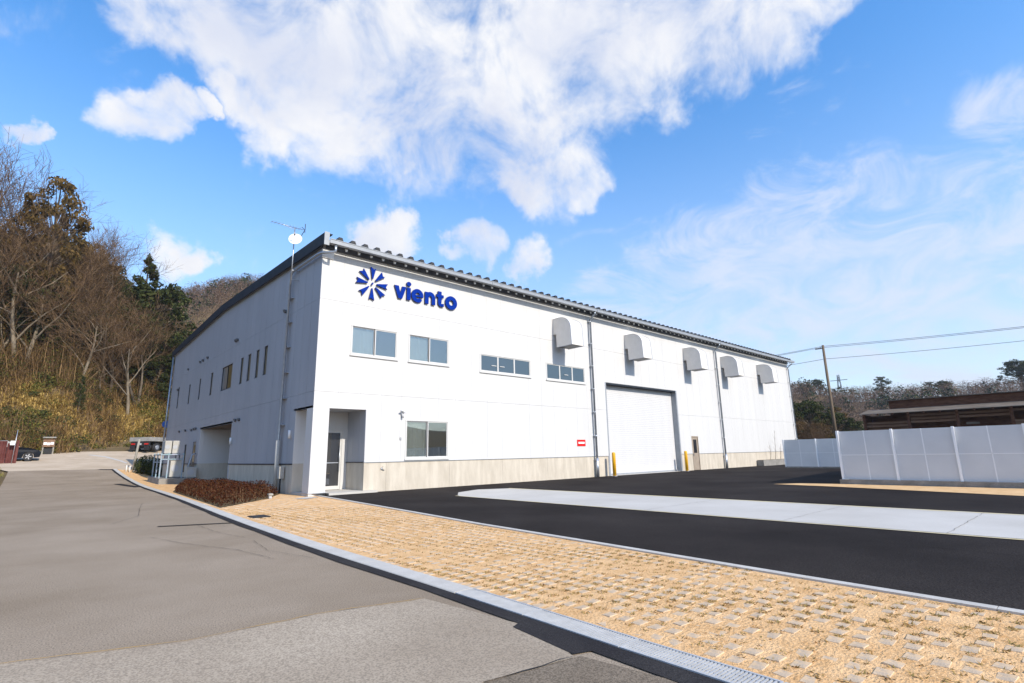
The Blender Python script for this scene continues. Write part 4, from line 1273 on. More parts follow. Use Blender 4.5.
MB().box(-1.74, -.68, 17.57, 17.61, 1.36, 1.41).box(-1.74, -1.71, 17.6, 19.9, 1.2, 1.25).build('rail', 'rack_blue', rk)
struct(sheet('machine_slab', [(-1.9, 16.6), (-.02, 16.6), (-.02, 20.4), (-1.9, 20.4)], .29, 'grey_concrete', thick=.4))
ac_unit(-1.45, 18.2, 1.685, .9, .34, .76, 'beige outdoor unit on top of the rack, nearer the road', 'outdoor units beside the back corner')
ac_unit(-1.06, 18.2, 1.685, .9, .34, .76, 'beige outdoor unit on top of the rack, next to the wall', 'outdoor units beside the back corner')
ac_unit(-.98, 18.1, .35, .9, .55, .98, 'large beige outdoor unit standing inside the rack', 'outdoor units beside the back corner')
ac_unit(-.33, 17.1, .30, .7, .50, .62, 'small beige outdoor unit on the slab at the wall foot', 'outdoor units beside the back corner')
tag(MB().tube([(-.45, 17.55, .12), (-.45, 17.5, .7), (-.25, 17.5, 1.6), (-.06, 17.5, 1.7)], .04, 8).build('refrigerant_pipe', 'pipe'), 'insulated pipe rising up the wall behind the small unit', 'pipe')
t = thing('road_sign', 'round blue road sign on a red pole behind the back corner', 'road sign', (-1.6, 33.0, float(Hroad(-1.6, 33))))
zb = float(Hroad(1.0, 34.0))
t.location = (1.02, 34.0, zb)
MB().tube([(1.02, 34, zb), (1.02, 34, zb + 3.4)], .05, 8).build('pole', 'red', t)
MB().tube([(.80, 33.94, zb + 3.4), (.80, 33.90, zb + 3.4)], .30, 20).build('sign_disc', 'sign_round', t)
tag(MB().tube([(-1.36, 31.9, .55), (-1.16, 31.9, 3.0)], [.085, .075], 8).tube([(-1.42, 31.88, 2.9), (-1.06, 31.88, 2.97)], .03, 6).build('wooden_post', 'weathered'), 'weathered grey wooden post leaning by the end of the kerb', 'post')
for i, (x, y) in enumerate([(-1.9, 30.6), (-1.62, 31.2), (-1.35, 31.0)]):
    z = float(Hroad(x, y)) - .05
    tag(MB().tube([(x, y, z), (x, y, z + .55)], .04, 8).build('marker_post', 'bolt'), ['short pale marker post nearest the kerb end', 'short pale marker post in the middle of its trio', 'short pale marker post beside the dark shrubs'][i], 'marker post', 'short marker posts by the kerb end')
# dark shrubs by the back corner
def shrub(x, y, rx, ry, h, label, n=1400, mat='needle', size=.06, grp='dark shrubs by the back corner'):
    z = float(Hroad(x, y)) - .05
    t = thing('shrub', label, 'shrub', (x, y, z), 0, grp)
    u = rng.normal(0, 1, (n, 3)); u /= np.linalg.norm(u, axis=1)[:, None]
    r = rng.uniform(.55, 1.0, n) ** .5 * (1 + .18 * np.sin(u[:, 0] * 7) * np.sin(u[:, 1] * 6 + 1))
    p = u * r[:, None] * np.array([rx, ry, h * .5]) + np.array([0, 0, h * .5])
    v, f = leaves(p, u, size, .5, .7)
    link('foliage', npmesh('foliage', v, f, mat), t)
    b = MB()
    for k in range(5):
        a = k * 1.25
        b.tube([(0, 0, 0), (math.cos(a) * rx * .6, math.sin(a) * ry * .6, h * .6)], [.025, .01], 5)
    link('stems', b.mesh('stems', 'bark'), t)
shrub(-.75, 30.8, .75, .9, 1.0, 'dark evergreen shrub beside the leaning wooden post')
shrub(-.05, 29.9, .8, .9, 1.1, 'dark evergreen shrub against the far corner downpipe')
shrub(-.45, 31.9, .9, .8, 1.15, 'dark evergreen shrub behind the other two, nearest the truck')

# ------------------------------------------------------------------ parked flatbed truck seen from behind
def wheel(mb_parent, x, y, z, r, wd, axis='x'):
    o = MB().tube([(x - wd / 2, y, z), (x + wd / 2, y, z)], r, 20).build('wheel', 'black', mb_parent)
    MB().tube([(x - wd / 2 - .012, y, z), (x + wd / 2 + .012, y, z)], r * .55, 16).build('rim', 'galv', o)
    return o
tx, ty = .55, 45.6
tz = float(Hroad(tx, ty + 1.0)) + .0
tk = thing('flatbed_truck', 'grey flatbed truck parked below the hill, seen from behind', 'truck', (tx, ty, tz), -.85)
MB().box(tx - 1.1, tx + 1.1, ty, ty + 4.4, tz + .98, tz + 1.08).build('bed_floor', 'truck_grey', tk)
for k in range(3):
    MB().box(tx - 1.1, tx + 1.1, ty - .03, ty, tz + 1.0 + k * .135, tz + 1.125 + k * .135).build('tailgate_board', 'truck_grey', tk)
    MB().box(tx - 1.13, tx - 1.1, ty - .02, ty + 4.4, tz + 1.0 + k * .135, tz + 1.125 + k * .135).build('side_board', 'truck_grey', tk)
    MB().box(tx + 1.1, tx + 1.13, ty - .02, ty + 4.4, tz + 1.0 + k * .135, tz + 1.125 + k * .135).build('side_board', 'truck_grey', tk)
MB().box(tx - .45, tx - .32, ty + .1, ty + 5.6, tz + .62, tz + .97).box(tx + .32, tx + .45, ty + .1, ty + 5.6, tz + .62, tz + .97).box(tx - 1.0, tx + 1.0, ty + .05, ty + .2, tz + .55, tz + .95).box(tx - .9, tx + .9, ty + .3, ty + .5, tz + .3, tz + .6).build('chassis', 'black', tk)
MB().box(tx - 1.05, tx - .5, ty + .02, ty + .05, tz + .12, tz + .55).build('mudflap', 'black', tk)
MB().box(tx + .5, tx + 1.05, ty + .02, ty + .05, tz + .12, tz + .55).build('mudflap', 'black', tk)
for s in (-1, 1):
    MB().box(tx + s * .72 - .2, tx + s * .72 + .2, ty - .02, ty + .049, tz + .66, tz + .80).build('tail_light', 'tail_red', tk)
MB().box(tx - .17, tx + .17, ty - .015, ty + .049, tz + .64, tz + .80).build('licence_plate', 'grey_small', tk)
for s in (-1, 1):
    wheel(tk, tx + s * .82, ty + 1.1, tz + .40, .40, .42)
    wheel(tk, tx + s * .90, ty + 4.9, tz + .40, .40, .24)
cab = MB().prism([(4.5, .55), (6.1, .55), (6.15, 1.35), (5.9, 2.15), (4.55, 2.2)], lambda u, v, d: (d, ty + u, tz + v), tx - 1.0, tx + 1.0).build('cab', 'truck_grey', tk)
MB().box(tx - .8, tx + .8, ty + 4.44, ty + 4.49, tz + 1.45, tz + 2.0).build('rear_window', 'door_glass', cab)

# ------------------------------------------------------------------ dark car behind the rusty fence
CX0, CY0 = -8.75, 40.6
cz = float(Hroad(-8.2, 40.6)) - .05
car = thing('parked_car', 'dark blue car parked behind the rusty red fence', 'car', (CX0, CY0, cz))
# length along x, front towards +x
car.scale = (1, 1, 1.12)
low = [(-2.1, .35), (-2.15, .75), (-1.95, .95), (-1.0, .98), (.55, .99), (1.35, .90), (1.85, .74), (1.98, .55), (1.92, .26), (1.58, .24)]
for a in range(0, 181, 30):
    low.append((1.22 + .36 * math.cos(math.radians(a)), .28 + .36 * math.sin(math.radians(a))))
low += [(.8, .22), (-.9, .22)]
for a in range(0, 181, 30):
    low.append((-1.30 + .36 * math.cos(math.radians(a)), .28 + .36 * math.sin(math.radians(a))))
low += [(-1.7, .28)]
def carf(u, v, d):
    taper = 1 - .10 * max(0, (v - .55)) - (.06 if abs(u) > 1.7 else 0)
    return (CX0 + u, CY0 + d * taper, cz + v)
MB().prism(low, carf, -.84, .84).build('body', 'car_paint', car)
def cabf(u, v, d):
    return (CX0 + u, CY0 + d * (.93 if v < 1.1 else .74), cz + v)
MB().prism([(-1.95, .96), (-1.45, 1.42), (-.2, 1.47), (.65, .985)], cabf, -.80, .80).build('cabin', 'door_glass', car)
MB().prism([(-1.5, 1.41), (-.2, 1.46), (-.12, 1.48), (-.3, 1.50), (-1.4, 1.46)], cabf, -.82, .82).build('roof', 'car_paint', car)
def wheel_y(p, x, y, z, r, wd):
    o = MB().tube([(x, y - wd / 2, z), (x, y + wd / 2, z)], r, 20).build('wheel', 'black', p)
    rm = MB()
    s = -1 if y < CY0 else 1
    yo = y + s * (wd / 2 + .005)
    rm.tube([(x, y + s * wd * .2, z), (x, yo - s * .03, z)], r * .62, 18)
    for k in range(5):
        a = 2 * math.pi * k / 5
        rm.obox((x + math.cos(a) * r * .32, yo, z + math.sin(a) * r * .32), Vector((math.cos(a), 0, math.sin(a))) * r * .32, Vector((0, .012, 0)), Vector((-math.sin(a), 0, math.cos(a))) * r * .10)
    rm.build('rim', 'grey_small', o)
for wx in (-1.30, 1.22):
    for s in (-1, 1):
        wheel_y(car, CX0 + wx, CY0 + s * .76, cz + .30, .31, .19)
for s in (-1, 1):
    MB().obox((CX0 + 1.88, CY0 + s * .60, cz + .66), (.05, 0, 0), (0, .15, 0), (0, 0, .05)).build('headlight', 'glass_blind', car)
    MB().box(CX0 + .35, CX0 + .5, CY0 + s * .86 - .06, CY0 + s * .86 + .06, cz + .92, cz + 1.04).build('mirror', 'car_paint', car)
MB().box(CX0 + 1.90, CX0 + 1.97, CY0 - .35, CY0 + .35, cz + .38, cz + .52).build('grille', 'black', car)

# rusty fence of corrugated steel sheets
fc = thing('corrugated_fence', 'rusty red corrugated steel fence at the left road edge', 'fence', (-9.5, 38.3, 1.2))
def sheetmesh(w, h):
    b = MB()
    n = 9
    vs = []
    for i in range(n):
        x = w * i / (n - 1)
        y = .018 * (1 if i % 2 else -1)
        vs += [(x, y, 0), (x, y, h), (x, y + .012, 0), (x, y + .012, h)]
    fs = []
    for i in range(n - 1):
        o = i * 4
        fs += [(o, o + 4, o + 5, o + 1), (o + 2, o + 3, o + 7, o + 6), (o + 1, o + 5, o + 7, o + 3), (o, o + 2, o + 6, o + 4)]
    fs += [(0, 1, 3, 2), (n * 4 - 4, n * 4 - 2, n * 4 - 1, n * 4 - 3)]
    return b.add(vs, fs)
cm_ = sheetmesh(.58, 1.75).mesh('sheet', 'rust_red')
for i in range(9):
    o = link('sheet', cm_, fc, (.95 - .6 * (i + 1) + .32, .25 - .12 * i, -.08 + .03 * math.sin(i * 2.3)))
    o.rotation_euler = (0, 0, .2)
    o.scale = (1, 1, 1.0 + .09 * math.sin(i * 1.7))
MB().box(-8.31, -8.17, 38.5, 38.64, .9, 3.1).box(-10.4, -10.28, 38.15, 38.27, .8, 3.0).build('post', 'rust_red', fc)
t = thing('white_box', 'small white box fixed on a thin pole above the rusty fence', 'box', (-8.55, 38.2, 2.9))
MB().box(-8.68, -8.42, 38.1, 38.2, 2.72, 3.05).build('case', 'white_small', t)
MB().tube([(-8.42, 38.25, 1.3), (-8.38, 38.25, 3.9)], .022, 6).build('pole', 'galv', t)
nb = thing('notice_board', 'small weathered notice board standing at the foot of the hill', 'notice board', (-6.3, 45.3, float(Hroad(-6.3, 45.3))))
z0 = float(Hroad(-6.3, 45.3)) + .0
for sx in (-6.66, -5.94):
    MB().box(sx - .05, sx + .05, 45.25, 45.35, z0 - .1, z0 + 1.5).build('leg', 'weathered', nb)
MB().box(-6.70, -5.90, 45.2, 45.25, z0 + .62, z0 + 1.38).build('board', 'rust_wood2', nb)
MB().prism([(45.0, z0 + 1.42), (45.5, z0 + 1.50), (45.5, z0 + 1.54), (45.0, z0 + 1.46)], lambda u, v, d: (d, u, v), -6.76, -5.84).build('roof', 'weathered', nb)
for k, (a, c) in enumerate([(-6.66, .82), (-6.42, .79), (-6.18, .83)]):
    MB().box(a, a + .22, 45.19, 45.199, z0 + c, z0 + c + .22).build('paper', 'sign_white', nb)
MB().box(-6.6, -6.0, 45.1, 45.5, z0, z0 + .5).build('base', 'black', nb)

# ------------------------------------------------------------------ right hand side: white fences
def panel_fence(name, label, p0, dirv, n, bay, zb, zt, face, group, end_wide=False):
    p0 = Vector((*p0, 0)); d = Vector((*dirv, 0)).normalized(); nn = Vector((*face, 0)).normalized()
    t = thing(name, label, 'fence', (p0.x, p0.y, 0), 0, group)
    for k in range(n + 1):
        c = p0 + d * bay * k
        MB().obox(c + Vector((0, 0, (zt + zb) / 2 + .01)) + nn * .035, d * .035, nn * .04, Vector((0, 0, (zt - zb) / 2 + .01))).build('post', 'fence_post', t)
        if k == n:
            break
        for h in range(2):
            for q in range(2):
                a = c + d * (bay * (q * .5) + (.037 if q == 0 else .008))
                e = c + d * (bay * (q * .5 + .5) - (.037 if q == 1 else .008))
                zz0 = zb + (zt - zb) * .5 * h + .006; zz1 = zb + (zt - zb) * .5 * (h + 1) - .006
                MB().obox((a + e) / 2 + Vector((0, 0, (zz0 + zz1) / 2)), (e - a) / 2, nn * .006, Vector((0, 0, (zz1 - zz0) / 2))).build('panel', 'fence_white', t)
        m = c + d * bay * .5
        MB().obox(m + Vector((0, 0, (zt + zb) / 2)) + nn * .002, d * .014, nn * .012, Vector((0, 0, (zt - zb) / 2 - .002))).build('stile', 'fence_post', t)
        MB().obox(m + Vector((0, 0, (zt + zb) / 2)) + nn * .003, d * (bay / 2 - .037), nn * .011, Vector((0, 0, .011))).build('rail', 'fence_post', t)
    return t
nf = panel_fence('panel_fence', 'tall white panel fence on a low concrete kerb nearest the viewer', (15.0, -12.22), (0, -1), 7, 1.69, .17, 1.90, (-1, 0), 'white panel fences')
panel_fence('panel_fence', 'white panel fence wing running back from the near fence corner', (15.10, -12.18), (1, .10), 7, 1.69, .12, 1.90, (0, -1), 'white panel fences')
panel_fence('panel_fence', 'white panel fence farther back beside the end of the factory', (32.0, -3.75), (0, -1), 7, 2.08, .09, 1.92, (-1, 0), 'white panel fences')
tag(MB().box(14.86, 15.12, -25, -12.12, -.05, .165).build('fence_kerb', 'grey_concrete'), 'low grey concrete kerb under the nearest white fence', 'kerb')
tag(MB().box(31.92, 32.1, -18.5, -3.7, -.05, .085).build('fence_kerb', 'grey_concrete'), 'low grey concrete kerb under the farther white fence', 'kerb')
pl = thing('planter', 'long dark planter at the foot of the wall by the far fence', 'planter', (39, -.3, 0))
MB().box(36.0, 42.5, -.55, -.05, 0, .46).build('trough', 'grey_concrete', pl)
MB().box(36.06, 42.44, -.49, -.11, .46, .465).build('soil', 'soil', pl)
# ------------------------------------------------------------------ trees
def seg_tree(seed, height, spread=.55, levels=5, trunk_r=.2, first=.28, lean=(0, 0), droop=0.0, kids=(5, 4, 4, 3), ratio=(.62, .62, .6, .55), multi=1):
    r = random.Random(seed)
    segs = []
    def rndperp(d):
        v = Vector((r.gauss(0, 1), r.gauss(0, 1), r.gauss(0, 1)))
        v = v - d * v.dot(d)
        return v.normalized()
    def grow(p, d, L, rad, lv):
        n = 4 if lv == 0 else 3
        pts = [p]
        dd = d.copy()
        for i in range(n):
            dd = (dd + rndperp(dd) * (.10 if lv == 0 else .20) + Vector((0, 0, .07 if lv else .02))).normalized()
            p = p + dd * L / n
            pts.append(p)
        rads = [rad * (1 - .65 * i / n) for i in range(n + 1)]
        segs.append((pts, rads, lv))
        if lv >= levels - 1:
            return
        k = kids[min(lv, len(kids) - 1)]
        for j in range(k):
            t = first + (1 - first) * (j + r.random() * .8) / k if lv == 0 else .25 + .75 * (j + r.random()) / k
            t = min(t, .98)
            i = min(int(t * n), n - 1)
            q = pts[i].lerp(pts[i + 1], t * n - i)
            base = (pts[i + 1] - pts[i]).normalized()
            a = r.uniform(.5, 1.05) * (1.0 if lv else spread / .55)
            nd = (base * math.cos(a) + rndperp(base) * math.sin(a) + Vector((0, 0, .15 - droop))).normalized()
            grow(q, nd, L * ratio[min(lv, len(ratio) - 1)] * r.uniform(.75, 1.15) * (1.15 - .45 * t if lv == 0 else 1), rads[min(i + 1, n)] * .62 + .004, lv + 1)
        # leader continues
        if lv < levels - 1 and lv > 0:
            grow(pts[-1], dd, L * .55, rads[-1], lv + 1)
    for k in range(multi):
        d0 = Vector((lean[0] + (r.uniform(-.35, .35) if multi > 1 else 0), lean[1] + (r.uniform(-.35, .35) if multi > 1 else 0), 1)).normalized()
        grow(Vector((0, 0, -.6)), d0, height * .62, trunk_r, 0)
    return segs
def tree_meshes(segs, bark, twig, twig_w=.011, extra=0, seed=0):
    r = random.Random(seed)
    tr, cr = MB(), MB()
    for pts, rads, lv in segs:
        if lv <= 1:
            tr.tube(pts, rads, 7 if lv == 0 else 5, False)
        elif lv == 2:
            cr.tube(pts, rads, 3, False, False)
        else:
            # thin twigs: three-sided spikes
            cr.tube([pts[0], pts[-1]], [max(rads[0], twig_w), twig_w * .5], 3, False, False)
            for e in range(extra):
                i = r.randrange(len(pts) - 1)
                q = pts[i].lerp(pts[i + 1], r.random())
                d = (pts[-1] - pts[0]).normalized()
                d = (d + Vector((r.gauss(0, .5), r.gauss(0, .5), r.gauss(.15, .4)))).normalized()
                cr.tube([q, q + d * r.uniform(.5, 1.2)], [twig_w * .8, twig_w * .4], 3, False, False)
    def raw(mb, name, mat):
        me = bpy.data.meshes.new(name)
        me.from_pydata(mb.v, [], mb.f)
        me.polygons.foreach_set('use_smooth', mb.s)
        me.materials.append(M[mat])
        return me
    return raw(tr, 'trunk', bark), raw(cr, 'crown', twig)
BARE = []
for i in range(7):
    s = seg_tree(100 + i, 13, spread=[.5, .6, .45, .7, .55, .65, .5][i], levels=5, trunk_r=.19, first=.3, multi=[1, 1, 2, 1, 1, 2, 1][i] , kids=(6, 4, 4, 3) if [1, 1, 2, 1, 1, 2, 1][i] == 1 else (4, 4, 4, 3), lean=(random.uniform(-.15, .15), -.08))
    BARE.append(tree_meshes(s, ['bark', 'bark_pale', 'bark', 'bark', 'bark_pale', 'bark', 'bark'][i], 'twig', .011, 1, i))
def evergreen_meshes(seed, h, rad, style, mat, n=2600):
    r = np.random.default_rng(seed)
    tr = MB()
    tr.tube([(0, 0, -.6), (.1, 0, h * .5), (0, .1, h * .95)], [h * .018 + .06, h * .012 + .03, .02], 7, False)
    cl = []
    if style == 'cone':
        k = 46
        for i in range(k):
            t = (i + .5) / k
            z = h * (.14 + .84 * t)
            rr = rad * (1 - t) ** .75 * r.uniform(.55, 1.1) + .12
            a = r.uniform(0, 6.28)
            c = np.array([math.cos(a) * rr * .72, math.sin(a) * rr * .72, z])
            cl.append((c, np.array([.62, .62, .34]) * (rr * .55 + .30)))
            tr.tube([(0, 0, z - .1), tuple(c)], [.04, .015], 3, False, False)
        cl.append((np.array([0, 0, h * .97]), np.array([.2, .2, .6])))
    else:
        k = 75
        for i in range(k):
            a = r.uniform(0, 6.28); t = r.uniform(0, 1)
            z = h * (.30 + .62 * t)
            rr = rad * math.sqrt(max(0.05, 1 - ((t - .35) / .75) ** 2)) * r.uniform(.3, 1.05)
            c = np.array([math.cos(a) * rr, math.sin(a) * rr, z])
            cl.append((c, np.array([1.0, 1.0, .62]) * r.uniform(.5, 1.2) * rad * .23))
            tr.tube([(0, 0, z * .75), tuple(c)], [.07, .02], 3, False, False)
    P_, N_ = [], []
    m = n // len(cl)
    for c, s in cl:
        u = r.normal(0, 1, (m, 3)); u /= np.linalg.norm(u, axis=1)[:, None]
        rad_ = r.uniform(.45, 1.0, m)[:, None] ** .6
        P_.append(c + u * rad_ * s); N_.append(u)
    v, f = leaves(np.concatenate(P_), np.concatenate(N_), .13 if style == 'cone' else .14, .45, .9, r)
    me = bpy.data.meshes.new('trunk'); me.from_pydata(tr.v, [], tr.f); me.materials.append(M['bark'])
    return me, npmesh('crown', v, f, mat)
EVER = [evergreen_meshes(1, 11, 2.6, 'cone', 'needle', 5200), evergreen_meshes(2, 9, 3.0, 'round', 'needle', 5600), evergreen_meshes(3, 10, 2.6, 'round', 'leaf_rust', 5600), evergreen_meshes(4, 7, 2.6, 'round', 'needle', 5000)]
def tree(meshes, name, x, y, s, rz, label, cat, grp, z=None, sz=None, tilt=(0, 0)):
    z = float(H(x, y)) - .1 if z is None else z
    t = thing(name, label, cat, (x, y, z), rz, grp)
    t.rotation_euler = (tilt[0], tilt[1], rz)
    t.scale = (s, s, sz or s)
    link('trunk', meshes[0], t); link('crown', meshes[1], t)
    return t
HILL_G = 'bare trees on the hillside'
EV_G = 'evergreen trees on the hillside'
# skyline trees, placed on the slope by hand
def place(i, x, y, top, label, kind='bare', rz=0.0, wide=1.0):
    z = float(H(x, y)) - .1
    if kind == 'bare':
        base_h = max(v.co.z for v in BARE[i][1].vertices)
        s = (top - z) / base_h
        return tree(BARE[i], 'bare_tree', x, y, s * wide, rz, label, 'tree', HILL_G, z, s)
    base_h = max(v.co.z for v in EVER[i][1].vertices)
    s = (top - z) / base_h
    return tree(EVER[i], 'evergreen_tree', x, y, s * wide, rz, label, 'tree', EV_G, z, s)
place(0, -15.2, 61, 39.5, 'tall bare tree at the left edge with its crown highest on the skyline', rz=.5, wide=1.25)
place(2, -12.0, 62, 38.0, 'bare tree with two leaning stems left of the russet pine', rz=2.0, wide=1.1)
place(2, -8.7, 59, 34.6, 'russet evergreen tree standing among bare crowns on the skyline', 'ever', rz=1.0, wide=.62)
place(5, -5.4, 61, 34.2, 'bare tree with a wide fan of branches against the blue sky', rz=4.2, wide=1.15)
place(3, -3.6, 63, 32.5, 'bare tree whose round crown ends the high skyline on its right side', rz=1.2, wide=1.0)
place(0, .9, 61, 28.2, 'dark green pointed conifer beside the white cloud on the skyline', 'ever', rz=0, wide=.98)
place(3, 2.7, 62, 24.8, 'dark green rounded evergreen low beside the pointed conifer', 'ever', rz=2.0, wide=.9)
# pale leaning trunks lower on the slope
for (x, y, s, rz, tl, lb, mi) in [(-11.8, 55.5, .95, 1.2, (.05, .42), 'pale leaning trunk rising to the right above the dry bank', 1), (-6.4, 57.0, .62, .6, (.0, .55), 'short pale trunk leaning over the dark thicket', 4),
                                  (-2.4, 56.6, .55, 2.4, (-.1, .25), 'pale forked trunk above the golden grass', 1), (-1.4, 58.5, .5, 5.0, (.1, .6), 'thin pale trunk leaning hard to the right above the golden grass', 4)]:
    tree(BARE[mi], 'bare_tree', x, y, s, rz, lb, 'tree', HILL_G, tilt=tl)
SIL = [(-.6, .48), (-.092, .465), (-.05, .435), (-.011, .405), (.03, .40), (.056, .385), (.075, .335), (.102, .30), (.144, .25), (.18, .20), (.3, .16)]
def sil(b):
    return float(np.interp(b, [p[0] for p in SIL], [p[1] for p in SIL]))
tr_r = random.Random(21)
BH = [max(v.co.z for v in b[1].vertices) for b in BARE]
EH = [max(v.co.z for v in b[1].vertices) for b in EVER]
cells = []
y = 55.5
while y < 92:
    x = -44 + (int(y * 2) % 3)
    while x < 9:
        cells.append((x + tr_r.uniform(-1.5, 1.5), y + tr_r.uniform(-1.3, 1.3)))
        x += 3.3
    y += 3.6
for (x, y) in cells:
    b = (x + 7.33) / (y + 18.8)
    if b < -.42 or b > .22:
        continue
    z = float(H(x, y)) - .1
    top = 1.3 + sil(b) * (y + 18.8) * tr_r.uniform(.80, .99)
    room = top - z
    if room < 4:
        continue
    if tr_r.random() < (.62 if y < 66 else .40) and y > 56.5:
        i = tr_r.choice([0, 1, 1, 2, 3, 3])
        h = min(room * .82, tr_r.uniform(6.5, 13))
        s = h / EH[i]
        tree(EVER[i], 'evergreen_tree', x, y, s * tr_r.uniform(.9, 1.3), tr_r.uniform(0, 6.28), ['dark pointed conifer among the bare trees on the slope', 'dark rounded evergreen among the bare trees on the slope', 'russet evergreen among the bare trees on the slope', 'low dark evergreen in the thicket on the slope'][i], 'tree', ['conifers on the hillside', 'rounded evergreens on the hillside', 'russet evergreens on the hillside', 'low evergreens on the hillside'][i], z, s)
    else:
        i = tr_r.randrange(7)
        h = min(room, tr_r.uniform(10, 18))
        s = h / BH[i]
        tree(BARE[i], 'bare_tree', x, y, s * tr_r.uniform(.9, 1.2), tr_r.uniform(0, 6.28), 'bare winter tree with a brown twiggy crown on the wooded slope', 'tree', 'bare winter trees filling the wooded slope', z, s)
for (x, y, s_, i, lb) in [(-15.0, 58.4, .80, 3, 'broad dark evergreen at the left edge of the thicket'), (-12.6, 57.4, .62, 1, 'dark evergreen below the two leaning bare stems'), (-9.9, 58.2, .80, 3, 'dense dark evergreen in the middle of the thicket under the russet tree'),
                       (-7.6, 57.0, .55, 1, 'small dark evergreen right below the russet tree'), (-4.9, 57.6, .74, 1, 'dark evergreen in the thicket above the young conifer'), (-2.9, 59.4, .85, 3, 'dark evergreen under the round bare crown'),
                       (-.6, 60.0, .78, 1, 'dark evergreen just left below the pointed conifer'), (1.4, 59.2, .72, 3, 'dark evergreen directly below the pointed conifer'), (3.2, 58.6, .60, 1, 'dark evergreen nearest the factory roof edge')]:
    tree(EVER[i], 'evergreen_tree', x, y, s_, x * 2.3, lb, 'tree', 'dark evergreens along the lower edge of the wood')
place_small = tree(EVER[0], 'young_conifer', -4.4, 50.6, .30, 0, 'small young conifer standing alone on the grassy bank', 'tree', None, sz=.36)

# ---- undergrowth (uncountable): grass, leaves and brush on the bank
def clumps(px, py, per, spread, fn):
    n = len(px)
    X = np.repeat(px, per) + rng.normal(0, spread, n * per)
    Y = np.repeat(py, per) + rng.normal(0, spread, n * per)
    return X, Y, H(X, Y)
def blades(X, Y, Z, lo, hi, w, out=.6, droop=.25):
    n = len(X)
    a = rng.uniform(0, 2 * np.pi, n); L = rng.uniform(lo, hi, n); o = np.abs(rng.normal(0, out, n))
    dx, dy = np.cos(a) * o, np.sin(a) * o
    b0 = np.stack([X, Y, Z - .05], -1)
    d = np.stack([dx, dy, np.ones(n)], -1); d /= np.linalg.norm(d, axis=1)[:, None]
    mid = b0 + d * (L * .6)[:, None]
    d2 = d + np.stack([dx, dy, -np.full(n, droop * 2)], -1) * .8; d2 /= np.linalg.norm(d2, axis=1)[:, None]
    tip = mid + d2 * (L * .5)[:, None]
    sd = np.stack([-np.sin(a + .7), np.cos(a + .7), np.zeros(n)], -1) * (w * rng.uniform(.6, 1.3, n))[:, None]
    v = np.stack([b0 - sd, b0 + sd, mid + sd * .8, mid - sd * .8, tip], 1).reshape(-1, 3)
    k = np.arange(n)[:, None] * 5
    f3 = np.concatenate([k + np.array([[0, 1, 2]]), k + np.array([[0, 2, 3]]), k + np.array([[3, 2, 4]])])
    return v, f3
def stuff(name, v, f, mat):
    o = link(name, npmesh(name, v, f, mat)); o['kind'] = 'stuff'
    return o
def bank_pts(n, lo, hi, x0=-34, x1=15):
    x = rng.uniform(x0, x1, n)
    return x, bank_base(x) + rng.uniform(lo, hi, n)
nz = lambda x, y: (np.sin(x * .42 + 1.3) * np.sin(y * .5 + x * .2) * 1.3 + np.sin(x * .8 - y * .45 + 2) * .8 + np.sin(x * .21 + y * .9) * .5)
x, y = bank_pts(6500, .3, 17)
keep = nz(x, y) + .9 * (x > -4.5) - .02 * (y - bank_base(x)) + rng.normal(0, .4, len(x)) > .12
x, y = x[keep], y[keep]
stuff('dry_grass', *blades(*clumps(x, y, 26, .34, None), .35, 1.0, .030, 1.0, .7), 'dry_grass')
x, y = bank_pts(4600, -.2, 22)
keep = (nz(x + 7, y - 3) + rng.normal(0, .5, len(x)) > -.25)
x, y = x[keep], y[keep]
stuff('brushwood', *blades(*clumps(x, y, 26, .5, None), .7, 2.1, .018, .8, .15), 'brush')
def leaf_clumps(x, y, per, rlo, rhi, size, hf=H, up=.75):
    n = len(x)
    R = rng.uniform(rlo, rhi, n)
    u = rng.normal(0, 1, (n, per, 3)); u /= np.linalg.norm(u, axis=2)[..., None]
    u[..., 2] = np.abs(u[..., 2]) * .9 - .1
    rad = rng.uniform(.5, 1, (n, per, 1)) ** .5
    c = np.stack([x, y, hf(x, y)], -1)[:, None, :]
    sc = np.stack([R, R, R * up * rng.uniform(.7, 1.5, n)], -1)[:, None, :]
    p = (c + u * rad * sc).reshape(-1, 3)
    return leaves(p, u.reshape(-1, 3) + np.array([0, 0, .3]), size, .5, .6)
x, y = bank_pts(2400, -.3, 15)
keep = (-nz(x, y) + .3 * (x < -7) + .9 * (y - bank_base(x) < 1.5) - .5 * (x > -4.5) + rng.normal(0, .5, len(x)) > .0)
x, y = x[keep], y[keep]
stuff('bank_shrubbery', *leaf_clumps(x, y, 120, .5, 1.35, .085), 'green_leaf')
x, y = bank_pts(1300, 8.0, 32, -36, 11)
stuff('thicket_undergrowth', *leaf_clumps(x, y, 110, .6, 1.6, .11, up=1.2), 'needle')
x, y = bank_pts(5200, 8, 44, -42, 14)
stuff('forest_undergrowth', *blades(*clumps(x, y, 18, .6, None), .8, 2.8, .02, .7, .1), 'brush')
x, y = bank_pts(800, 7.5, 22, -40, 9)
stuff('tall_brush', *blades(*clumps(x, y, 34, .7, None), 1.6, 4.6, .024, .55, .25), 'brush')
x, y = bank_pts(420, 9, 20, -40, 9)
stuff('vine_thicket', *leaf_clumps(x, y, 150, .9, 2.0, .10, up=1.5), 'green_leaf')
x, y = bank_pts(130, .5, 10, -30, 12)
stuff('bank_bushes', *leaf_clumps(x, y, 170, .6, 1.3, .10, up=1.1), 'needle')
